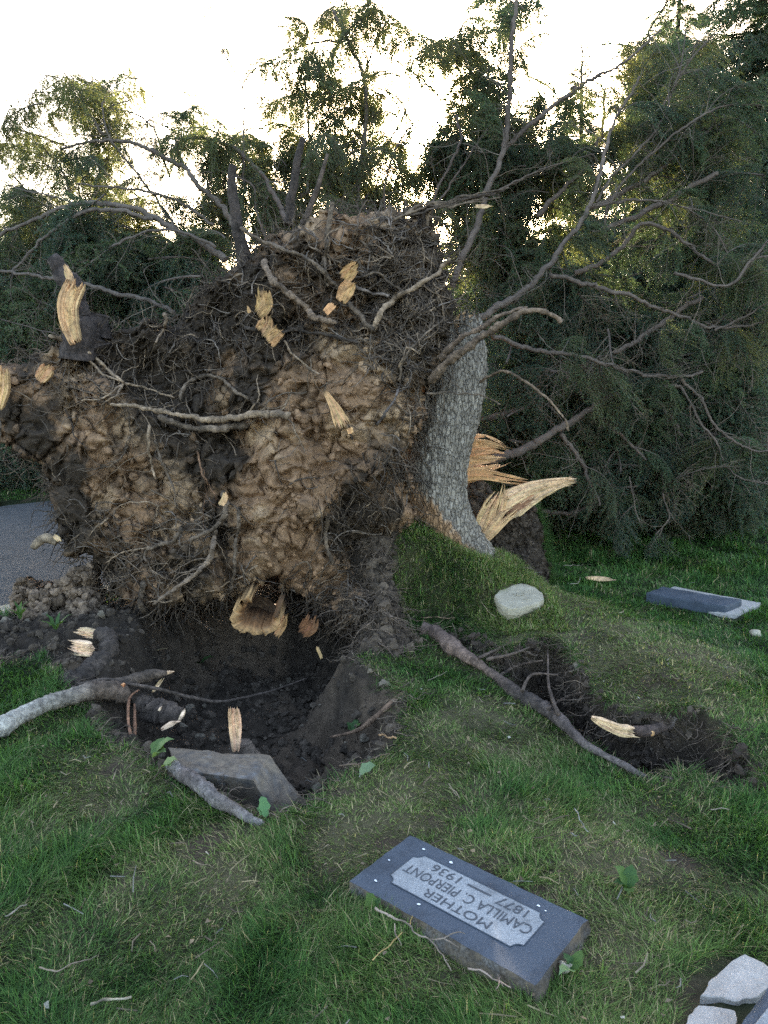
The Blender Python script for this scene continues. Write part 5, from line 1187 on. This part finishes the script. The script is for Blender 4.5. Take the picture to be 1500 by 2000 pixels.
weed(520, 1598, [(.08,.02,2.0,.5,(0.10,.19,.08)),(.05,.015,2.6,.3,(0.10,.19,.08))], 'green leaf poking up under the tipped gravestone', 'leaf_cluster', 'leaves')
weed(702, 1516, [(.075,.034,.4,.15,(0.13,.18,.10))], 'single pale green leaf fallen at the right rim of the pit', 'fallen_leaf', 'leaf', .03)
weed(690, 1440, [(.07,.02,1.2,.5,GD),(.06,.018,.2,.6,GL),(.06,.02,2.3,.4,GD)], 'dark weed tuft inside the right side of the pit', 'weed', 'weed', .02)
weed(390, 1299, [(.10,.03,.2,.2,GD),(.06,.022,-1.2,.2,GD)], 'dark fallen leaf on the pit wall under the hollow root', 'fallen_leaf', 'leaf', .02)
weed(40, 1210, [(.12,.012,.4,.9,GL),(.11,.010,1.6,1.0,GL),(.12,.011,2.6,.9,GD),(.10,.01,3.3,.6,GL),(.12,.012,-.6,.6,GL),(.10,.01,-1.6,.6,GD)], 'tuft of green weeds against the kerb left of the soil heap')
weed(110, 1232, [(.12,.012,.4,.5,GL),(.11,.010,1.6,.6,GD),(.12,.011,2.6,.5,GD),(.10,.01,3.3,.4,GL),(.12,.012,-.6,.4,GL),(.10,.01,-1.6,.3,GD)], 'drooping grass tuft on the front of the soil heap', lift=.05)
def pebble(px, py, s, mat, label, lift=.015, cat='pebble'):
    g = zlift([(px, py)], lift)[0]; mb = MB(); lumps(mb, [g], [s], np.array([[1, 1, 1]]), np.random.default_rng(int(px))); solo('pebble', mb.mesh('pebble', mat), label, cat)
pebble(1105, 1893, .018, M_CONC, 'smooth pale pebble at the right end of the inscribed gravestone', .025)
pebble(1475, 1239, .03, M_CONC, 'pale flat stone half sunk in the lawn near the far marker', .01)

# ------------------------------------------------------------------ conifers
def bough(seed, needle_per_m=150, bare=False, droop=0.7, green=(0.050, 0.085, 0.040)):
    r = np.random.default_rng(seed); mb = MB(); segs = []
    n = 16; t = np.linspace(0, 1, n)
    stem = np.stack([t, 0.06 * np.sin(t * 5 + seed), 0.20 * np.sin(t * 2.4) - 0.26 * t ** 2.2], -1)
    mb.tube(stem, np.linspace(0.011, 0.002, n), 5, (0.13, .10, .085), cap=False)
    segs.append((stem[5:], 1.0))
    k = 0
    for u in np.arange(0.10, 0.99, 0.034):
        side = 1 if k % 2 else -1; k += 1
        if bare and r.random() < .35: continue
        p0 = np.array([np.interp(u, t, stem[:, i]) for i in range(3)]); a = r.uniform(.55, 1.25) * side
        L = (0.44 * (1 - u) ** .8 + .10) * r.uniform(.55, 1.15); m = 9; s = np.linspace(0, 1, m); dr = droop * r.uniform(.4, 1.5)
        d = np.array([math.cos(a), math.sin(a), r.normal(-.05, .2)])
        q = p0 + d * (s * L)[:, None]; q[:, 2] -= dr * L * s ** 1.8; q += r.normal(0, .006, (m, 3)) * s[:, None]
        mb.tube(q, np.linspace(.0042, .0012, m), 3, (0.15, .115, .09), cap=False); segs.append((q, 1.0))
        for v in np.arange(.18, 1, .16 if not bare else .24):
            for sg in (1, -1):
                if r.random() < .25: continue
                b0 = np.array([np.interp(v, s, q[:, i]) for i in range(3)]); a2 = a + sg * r.uniform(.5, 1.1); l2 = L * .38 * (1 - .5 * v) * r.uniform(.5, 1.2) + .02
                e = b0 + l2 * np.array([math.cos(a2), math.sin(a2), r.normal(-.1, .25)]); mid = (b0 + e) / 2; e[2] -= dr * .75 * l2; mid[2] -= .12 * l2
                tw = np.array([b0, mid, e]); mb.tube(tw, np.array([.0022, .0016, .001]), 3, (0.17, .12, .085), cap=False); segs.append((tw, 1.0))
    mb.cur = 1
    B, T = [], []
    for pl, w in segs:
        Ls = np.linalg.norm(np.diff(pl, axis=0), axis=1); cs = np.r_[0, np.cumsum(Ls)]; nn = int(cs[-1] * needle_per_m)
        if nn < 1: continue
        x = r.uniform(0, cs[-1], nn); B.append(np.stack([np.interp(x, cs, pl[:, i]) for i in range(3)], -1))
        kx = np.clip(np.searchsorted(cs, x, side='right') - 1, 0, len(Ls) - 1); T.append(((pl[1:] - pl[:-1]) / (Ls[:, None] + 1e-9))[kx])
    if B:
        B, T = np.vstack(B), np.vstack(T); n = len(B)
        rd = r.normal(size=(n, 3)); rd -= (rd * T).sum(1)[:, None] * T; rd /= np.linalg.norm(rd, axis=1)[:, None]
        d = T * r.uniform(.3, 1.0, n)[:, None] + rd; d /= np.linalg.norm(d, axis=1)[:, None]
        sd_ = np.cross(d, r.normal(size=(n, 3))); sd_ /= np.linalg.norm(sd_, axis=1)[:, None]
        L = r.uniform(.020, .042, n)[:, None]; w = .0060
        V = np.stack([B - sd_ * w / 2, B + sd_ * w / 2, B + d * L * .65 + sd_ * w * .5, B + d * L], 1).reshape(-1, 3)
        o = np.arange(n)[:, None] * 4; f = np.vstack([np.c_[o, o + 1, o + 2], np.c_[o, o + 2, o + 3]])
        c = (1.1 * np.asarray(green) + .25 * np.mean(green)) * r.uniform(.6, 1.5, (n, 1)) * (1 + np.array([.25, .05, -.2]) * r.normal(0, .5, (n, 1)))
        mb.add(V, tris=f, col=np.repeat(np.clip(c, .005, 1), 4, 0))
    return mb.mesh('bough', [M_TWIG, M_BACKLIT if droop > 1.5 else M_NEEDLE], shade=False)
DENSE = [bough(s, 165, droop=1.0 if s % 2 else 0.6, green=g) for s, g in ((1,(.036,.062,.036)),(2,(.045,.075,.036)),(3,(.040,.066,.040)),(4,(.050,.074,.032)),(5,(.036,.062,.042)))]
DROOP = [bough(s, 135, droop=1.7, green=g) for s, g in ((11,(.055,.075,.034)),(12,(.048,.070,.038)),(13,(.062,.078,.032)))]
SPARSE = [bough(s, 26, True, .6, (.060,.072,.030)) for s in (21, 22, 23)]
BARE = [bough(s, 2, True, .5) for s in (31, 32)]
def add_bough(tree, pos, d, sc, me, roll=0.0, name='bough'):
    d = Vector([float(x) for x in d]).normalized(); z = Vector((0, 0, 1)); y = z.cross(d)
    if y.length < 0.05: y = Vector((0, 1, 0))
    y.normalize(); z = d.cross(y); R = Matrix((d, y, z)).transposed().to_4x4() @ Matrix.Rotation(roll, 4, 'X')
    M = Matrix.Translation(Vector([float(x) for x in pos])) @ R @ Matrix.Scale(float(sc), 4)
    return part(name, me, tree, M=M)
def standing(name, label, px, Y, ztop, R, n, seed, low=0.04, meshes=DENSE, group=None):
    r = np.random.default_rng(seed); x = float(P(px, 900, Y)[0]); z0 = gz(x, Y) - .05
    t = thing(name, label, 'tree', (x, Y, z0), group); h = ztop - z0
    mb = MB(); p = np.array([[x, Y, z0], [x + r.normal(0, .05), Y, z0 + h * .5], [x, Y, z0 + h]]); p = spline(p, 20); mb.tube(p, np.linspace(.018 * h + .03, .01, 20), 9, (0.12, .09, .075)); part('trunk', mb.mesh('trunk', M_TWIG), t)
    for k in range(n):
        u = low + (1 - low) * ((k + r.random()) / n) ** 0.92; rad = R * (1 - u) ** .85 + .12 * R * (1 - u) + .10
        a = k * 2.39996 + r.normal(0, .35); el = .55 * (u - .45) + r.normal(0, .12)
        add_bough(t, (x, Y, z0 + h * u), (math.cos(a), math.sin(a), el), rad * r.uniform(.75, 1.25), meshes[r.integers(len(meshes))], r.normal(0, .25))
    return t
standing('spruce_tree', 'tall dense spruce at the far right, its top above the picture', 1475, 11.5, 11.0, 2.0, 280, 1)
standing('spruce_tree', 'broad spruce standing left of the tall dense one on the right', 1275, 14.0, 8.6, 1.75, 260, 2)
standing('spruce_tree', 'slim pointed spruce rising against the sky behind the long bare stem', 1105, 17.0, 8.2, 1.5, 230, 3)
standing('spruce_tree', 'small spruce behind the root plate, right of the sky gap', 950, 14.5, 5.6, 1.35, 200, 4)
standing('spruce_tree', 'low bushy spruce behind the left arching branches', 90, 12.5, 4.3, 1.7, 220, 5)
standing('spruce_tree', 'low spruce behind the middle of the left crown', 260, 14.0, 4.4, 1.6, 200, 6)
standing('spruce_tree', 'middling spruce directly behind the root plate', 545, 13.5, 4.6, 1.5, 200, 7)
standing('spruce_tree', 'spruce behind the upright stems above the root plate', 690, 15.5, 5.6, 1.5, 200, 8)
standing('spruce_tree', 'shorter spruce filling behind the fallen crown on the right', 1180, 11.0, 3.6, 1.7, 220, 9)
standing('spruce_tree', 'short spruce at the right behind the low bare boughs', 1400, 10.2, 4.0, 1.6, 220, 10)
standing('spruce_tree', 'dark bushy spruce added beyond the road to shade it, behind the left side of the root plate', 400, 12.2, 3.8, 1.7, 220, 14)  # extra tree, put in to keep sun off the road
standing('spruce_tree', 'narrow spruce at the far left beyond the road', -80, 12.0, 5.0, 1.8, 200, 12)
standing('spruce_tree', 'squat spruce behind the trunk and the pale splinters', 1000, 11.5, 2.9, 1.6, 200, 13)
for k, (px, Y, zt, R) in enumerate([(330, 24, 5.5, 2.4), (860, 26, 6.0, 2.4), (1330, 24, 9.5, 2.4), (1600, 20, 11.0, 2.6)]):
    standing('spruce_tree', ['distant spruce seen through the gap above the left arching branches', 'distant spruce seen through the gap right of the upright stems', 'distant spruce seen between the two big right-hand spruces', 'distant spruce beyond the right edge of the lawn'][k], px, Y, zt, R, 150, 40 + k, low=.02)

def crown(tree, ell, Yr, seed, meshes, dens=1.0, sc=(.55, .95), down=(-.25, .45)):
    r = np.random.default_rng(seed)
    for cx, cy, rx, ry in ell:
        n = max(3, int(2.3 * dens * rx * ry * 3.14 / 2600))
        for _ in range(n):
            a, q = r.uniform(0, 6.28), math.sqrt(r.random()); px, py = cx + rx * q * math.cos(a), cy + ry * q * math.sin(a); Y = r.uniform(*Yr)
            az = r.uniform(0, 6.28); d = np.array([math.cos(az), math.sin(az) * .8, r.normal(*down)]); d /= np.linalg.norm(d); s = r.uniform(*sc)
            pos = P(px, py, Y) - d * s * .5
            if pos[2] < .05: pos[2] = .05 + .2 * r.random(); d[2] = abs(d[2])
            add_bough(tree, pos, d, s, meshes[r.integers(len(meshes))], r.normal(0, .5))
def branch(tree, pts, Y, r0, r1, col=(0.115, .090, .076), n=None, label=None, twigs=None, sides=8):
    a = np.array(pts, float); n = n or max(24, 11 * len(a)); Yv = np.interp(np.linspace(0, 1, len(a)), np.linspace(0, 1, len(np.atleast_1d(Y))), np.atleast_1d(Y))
    p = spline(P(a[:, 0], a[:, 1], Yv), n); rr = (0.44 + 0.012 * r0) * np.linspace(r0, r1, n) * mpp(float(Yv.mean())) * (1 + .12 * fbm(p * 9, 2, 4)); p = p + .5 * rr[:, None] * np.stack([fbm(p * 5, 2, 1), fbm(p * 5, 2, 2), fbm(p * 5, 2, 3)], -1)
    cc = np.asarray(col) * (1 + .25 * fbm(p * 2.5, 2, 9))[:, None]
    kk_ = np.clip(rr * .9, .002, .012)[:, None] * np.stack([fbm(p * 22, 2, 11), fbm(p * 22, 2, 12), fbm(p * 22, 2, 13)], -1)
    mb = MB(); mb.tube(p + kk_, rr, sides, cc, rough=.12, seed=int(abs(a[0, 0]))); part('branch', mb.mesh('branch', M_TWIG), tree, label)
    if twigs is not None: twigs.append((p, rr))
def bare_twigs(tree, src, seed, per_m=9, L=(.12, .5), col=(0.165, .128, .10)):
    r = np.random.default_rng(seed); mb = MB()
    for p, rr in src:
        Ls = np.linalg.norm(np.diff(p, axis=0), axis=1).sum(); t = np.gradient(p, axis=0); t /= np.linalg.norm(t, axis=1)[:, None] + 1e-9
        for _ in range(int(Ls * per_m)):
            k = r.integers(2, len(p) - 1); d = t[k] * .6 + r.normal(0, .7, 3); d[2] += r.normal(-.15, .3); d /= np.linalg.norm(d); l = r.uniform(*L); n = 7
            def grow(p0, d, l, rad, depth):
                pts = [p0]; dd = d.copy()
                for _ in range(n): dd = dd + r.normal(0, .17, 3); dd /= np.linalg.norm(dd); pts.append(pts[-1] + dd * l / n)
                mb.tube(np.array(pts), np.linspace(rad, rad * .35, n + 1), 3, np.array(col) * r.uniform(.55, 1.25), cap=False)
                if depth:
                    for _ in range(r.integers(1, 4)): j = r.integers(2, n); d2 = dd * .6 + r.normal(0, .6, 3); grow(pts[j], d2 / np.linalg.norm(d2), l * r.uniform(.3, .65), rad * .6, depth - 1)
            grow(p[k], d, l, min(.004, .5 * rr[k] + .0008), 2)
    part('bare_twigs', mb.mesh('bare_twigs', M_TWIG), tree, kind='stuff')
def sprays(tree, src, seed, meshes, per_m, sc):
    r = np.random.default_rng(seed)
    for p, rr in src:
        L = np.linalg.norm(np.diff(p, axis=0), axis=1).sum(); t = np.gradient(p, axis=0)
        for _ in range(int(L * per_m)):
            k = int(len(p) * (0.35 + 0.62 * r.random())); d = t[k] / (np.linalg.norm(t[k]) + 1e-9) * .6 + r.normal(0, .55, 3); d[1] = abs(d[1]) * .8 + .1; d[2] -= .3
            add_bough(tree, p[k], d, r.uniform(*sc), meshes[r.integers(len(meshes))], r.normal(0, .4))
def lying_trunk(tree, p0, p1, r0, r1):
    mb = MB(); mb.tube(spline([p0, (np.array(p0) + p1) / 2 + [0, 0, .05], p1], 24), np.linspace(r0, r1, 24), 14, (0.07, .055, .045), rough=.05); part('trunk', mb.mesh('trunk', M_TWIG), tree)

# left fallen crown with arching grey branches
lt = thing('fallen_spruce', 'toppled spruce crown at the left with grey branches arching over the road', 'tree', (-3.2, 7.6, 0))
lying_trunk(lt, np.array([-.3, 6.2, 1.2]), np.array([-6.0, 9.0, 1.3]), .16, .06); tw = []
for pts, Y, r0, r1 in [([(440,505),(400,480),(330,440),(290,415),(230,400),(160,398),(100,415),(40,440),(-20,470)], [6.3, 6.6], 11, 5), ([(300,430),(240,412),(180,412),(120,440),(70,480),(30,525),(-10,530)], [6.4, 6.2], 8, 3.5),
    ([(455,445),(430,400),(400,372),(360,330),(310,300),(270,282),(230,275),(180,277),(120,290)], [6.4, 6.8], 9, 4), ([(340,440),(290,370),(240,305),(210,260),(200,215),(205,190)], [6.6, 6.8], 5, 3), ([(200,262),(170,215),(155,175),(140,148)], [6.8, 7.0], 5, 2), ([(150,400),(90,380),(40,370),(0,350)], [6.5, 6.7], 4, 2),
    ([(240,578),(180,557),(110,545),(30,533),(-20,530)], [5.9, 6.2], 8, 5), ([(340,610),(300,590),(230,575)], [5.8, 5.9], 7, 7), ([(145,390),(115,320),(95,300),(60,255)], 7.2, 4, 2), ([(330,345),(300,250),(240,215),(200,215)], 7.0, 4, 2), ([(420,480),(360,455),(300,450),(230,475),(140,540)], 6.2, 6, 3),
    ([(360,330),(345,290),(352,265)], 6.8, 3.5, 1.5), ([(0,250),(40,255),(90,270),(130,285)], 7.0, 2, 4), ([(-10,620),(60,640),(115,655)], 5.6, 2, 3), ([(30,525),(20,560),(30,610)], 6.3, 3, 1.5), ([(420,440),(340,390),(250,370),(150,360)], 6.6, 6, 3)]: branch(lt, pts, Y, r0, r1, twigs=tw)
bare_twigs(lt, tw, 1, 9); sprays(lt, tw, 201, DROOP + DENSE[:2], 1.3, (.22, .42))
crown(lt, [(150,185,110,40),(210,170,60,25),(60,235,55,40),(170,270,95,55),(60,320,60,70),(30,430,45,70),(190,350,90,55),(110,400,80,55),(240,430,60,50),(360,232,28,30),(395,272,55,22),(330,275,30,40),(340,400,40,30)], (6.6, 8.2), 101, DROOP + DENSE[:1], 0.75, (.34, .66))
crown(lt, [(80,560,110,70),(260,540,120,60),(360,560,60,60),(30,680,60,70),(330,620,90,40),(180,490,110,45),(400,500,50,40)], (6.4, 8.2), 102, DENSE, 1.3, (.6, .95))
crown(lt, [(30,830,60,110),(20,930,50,40)], (10.9, 12), 103, DENSE, 1.5, (1.0, 1.5))

# middle crown with upright stems over the root plate
mt = thing('fallen_spruce', 'crown of upright drooping stems rising directly above the root plate', 'tree', (-.3, 7.6, 0))
lying_trunk(mt, np.array([-.4, 6.4, .3]), np.array([-.1, 9.6, .5]), .16, .08); tw = []
for pts, Y, r0, r1 in [([(695,470),(700,390),(702,330),(712,280),(716,220),(712,150),(690,100),(670,60),(650,20)], [7.0, 7.3], 9, 4), ([(712,145),(728,100),(745,60),(765,30)], 7.3, 4, 2), ([(560,430),(540,390),(510,340),(480,310),(460,292),(420,273),(370,268),(320,272)], [6.6, 6.9], 9, 3.5), ([(640,470),(640,380),(655,290),(650,220)], 7.2, 6, 3), ([(585,470),(600,380),(605,290),(600,200),(590,130)], 7.3, 6, 3),
    ([(476,380),(475,300),(476,230),(472,170),(450,128),(430,90),(405,50),(398,5)], [6.9, 6.9], 4.5, 1.5), ([(474,162),(490,142),(515,126),(560,118)], 6.9, 2.5, 1.5), ([(700,420),(705,350),(720,300)], 7.0, 5, 3), ([(770,470),(750,380),(770,300),(800,250),(840,225)], 7.0, 5, 2.5), ([(660,440),(690,370),(740,310),(790,220),(800,160)], 7.2, 5, 2.5), ([(520,470),(500,410),(490,360),(420,330)], 6.8, 5, 3), ([(690,80),(640,80),(590,90),(550,110)], 7.3, 4, 2),
    ([(840,430),(850,380),(880,320),(900,270),(890,225)], 6.9, 5, 4), ([(855,400),(905,320),(960,240)], 7.0, 4, 2)]: branch(mt, pts, Y, r0, r1, (0.13, .098, .085), twigs=tw)
bare_twigs(mt, tw, 2, 7); sprays(mt, tw, 202, DROOP, 2.0, (.22, .45))
crown(mt, [(640,25,45,18),(620,60,45,30),(735,35,60,30),(800,80,45,35),(830,150,30,45),(590,150,50,45),(660,150,60,50),(740,190,40,50),(560,215,40,35),(630,260,80,60),(500,275,50,50),(450,330,50,35),(560,350,80,50),(680,340,60,45),(740,320,45,45),(500,400,50,45),(640,400,100,30),(760,400,40,30),(855,105,30,20),(910,75,25,12),(420,420,40,40),(380,530,60,40),(450,400,50,40),(560,420,60,40),(520,330,60,40),(600,310,60,40),(700,380,60,40),(800,320,30,40),(830,400,30,30)], (6.8, 8.4), 111, DROOP, 1.0, (.34, .66))
# right fallen crown with bare branches
rt = thing('fallen_spruce', 'toppled spruce on the right, long bare grey branches fanning out over the lawn', 'tree', (2.2, 7.8, 0))
lying_trunk(rt, np.array([.5, 6.3, .9]), np.array([2.4, 12.5, 1.1]), .2, .09); tw = []
RB = [([(880,560),(915,480),(940,420),(955,370),(975,320),(990,268),(995,200),(998,120),(1003,60),(1010,-10)], [6.2, 6.6], 11, 6), ([(985,292),(1050,230),(1110,185),(1160,150),(1200,135),(1240,105),(1290,60)], [6.5, 6.8], 8, 3), ([(905,643),(960,610),(1030,560),(1062,528),(1085,500),(1130,440),(1158,395),(1170,350),(1180,300),(1200,240),(1230,190),(1250,150)], [5.7, 6.3], 12, 3),
    ([(1165,395),(1200,340),(1260,280),(1290,240),(1310,190),(1330,130),(1340,60)], [6.2, 6.5], 5, 2), ([(1150,405),(1200,385),(1270,345),(1340,285),(1385,255),(1390,230)], [6.6, 6.9], 9, 4), ([(1160,400),(1260,390),(1340,405),(1400,420),(1450,432)], 6.2, 5, 2), ([(1075,535),(1140,555),(1220,575),(1280,600),(1340,620),(1400,640),(1510,628)], [5.9, 6.3], 8, 4),
    ([(905,645),(960,656),(1020,676),(1080,690),(1140,697),(1190,715),(1250,730),(1310,738),(1340,735),(1372,725)], [5.8, 6.3], 9, 5), ([(945,902),(1020,877),(1080,846),(1140,810),(1190,780),(1240,762),(1290,755),(1332,755)], [6.3, 6.5], 15, 6), ([(925,820),(1000,805),(1060,786),(1100,765),(1140,725)], 7.0, 9, 6), ([(1095,848),(1130,890),(1145,930),(1160,960),(1172,988)], 6.4, 9, 4), ([(1155,810),(1200,840),(1240,876),(1262,898)], 6.5, 8, 4),
    ([(1260,768),(1300,802),(1332,852)], 6.9, 8, 6), ([(1330,756),(1350,790),(1372,832),(1400,862),(1412,900)], 6.3, 5, 3), ([(1328,740),(1370,780),(1390,822),(1420,852),(1470,880),(1510,880)], [6.3, 6.4], 6, 3), ([(1200,687),(1260,655),(1320,612),(1372,578)], 6.6, 9, 8), ([(1055,1000),(1130,998),(1190,966),(1245,948)], [6.9, 6.8], 9, 4), ([(1098,632),(1180,684),(1262,720)], 7.1, 9, 8), ([(1130,625),(1200,670),(1250,690)], 7.4, 7, 6),
    ([(1050,422),(1100,372),(1150,322),(1175,255),(1180,175)], 6.9, 9, 4), ([(1150,457),(1200,440),(1240,425),(1300,392),(1400,340)], 6.5, 9, 8), ([(1125,532),(1180,510),(1222,475),(1250,440),(1300,446),(1350,480),(1400,516),(1500,500)], [6.4, 6.1], 9, 3), ([(1320,530),(1420,560),(1470,505),(1500,470)], 5.9, 6, 4), ([(1395,645),(1450,620),(1500,590)], 6.2, 5, 3), ([(1410,905),(1450,935),(1500,945)], 6.4, 4, 2), ([(1180,470),(1190,400),(1250,320),(1390,215),(1490,205)], 6.3, 5, 3), ([(1290,215),(1340,130),(1400,60)], 6.4, 4, 2), ([(960,380),(1060,330),(1160,300)], 6.6, 4, 2), ([(1292,965),(1305,1010),(1280,1045)], 6.6, 4, 2), ([(1230,930),(1240,990),(1250,1020)], 6.5, 3, 2), ([(1340,405),(1400,455),(1450,560)], 6.2, 3, 2)]
for pts, Y, r0, r1 in RB: branch(rt, pts, Y, r0, r1, (0.125, .094, .078), twigs=tw)
bare_twigs(rt, tw, 3, 11, (.12, .55)); sprays(rt, tw, 203, DENSE + DROOP, 3.2, (.28, .55))
crown(rt, [(990,30,30,20),(1030,20,25,15),(930,180,45,30),(900,270,60,40),(965,270,45,35),(900,330,60,40),(1010,370,70,50),(1080,300,50,40),(960,460,70,50),(1050,470,90,45),(1110,330,50,50),(930,120,30,15),(880,340,50,50),(960,200,60,40),(900,420,40,40),(1000,300,60,50),(1060,250,50,50),(980,420,60,50)], (7.2, 8.6), 121, DROOP[:2] + DENSE[1:3], 1.35, (.4, .72))
crown(rt, [(1000,580,70,50),(1120,600,110,50),(1040,720,90,60),(1200,640,110,60),(1340,660,110,70),(1450,640,60,80),(1150,790,120,70),(1300,800,110,70),(1430,780,70,90),(1200,900,130,60),(1340,920,110,60),(1440,930,60,60),(1050,860,70,60),(1020,960,50,30)], (6.9, 9.0), 122, DENSE, 2.1, (.55, .95))
crown(rt, [(1250,960,110,30),(1370,990,90,30),(1180,985,70,22),(1440,1000,60,20),(1110,960,50,30)], (7.3, 8.3), 123, DENSE, 1.6, (.5, .8), (-.1, .3))
crown(rt, [(1250,180,60,60),(1330,250,90,60),(1420,380,80,80),(1300,480,80,50),(1440,520,60,60),(1200,330,50,60),(1300,110,60,50)], (6.8, 8.4), 124, DENSE + DROOP[:1] + SPARSE[:1], 0.9, (.5, .9))
crown(rt, [(1100,700,140,120),(1300,700,150,120),(1250,900,150,80)], (6.4, 7.2), 125, SPARSE[:1] + BARE[:1], 0.05, (.5, .9))
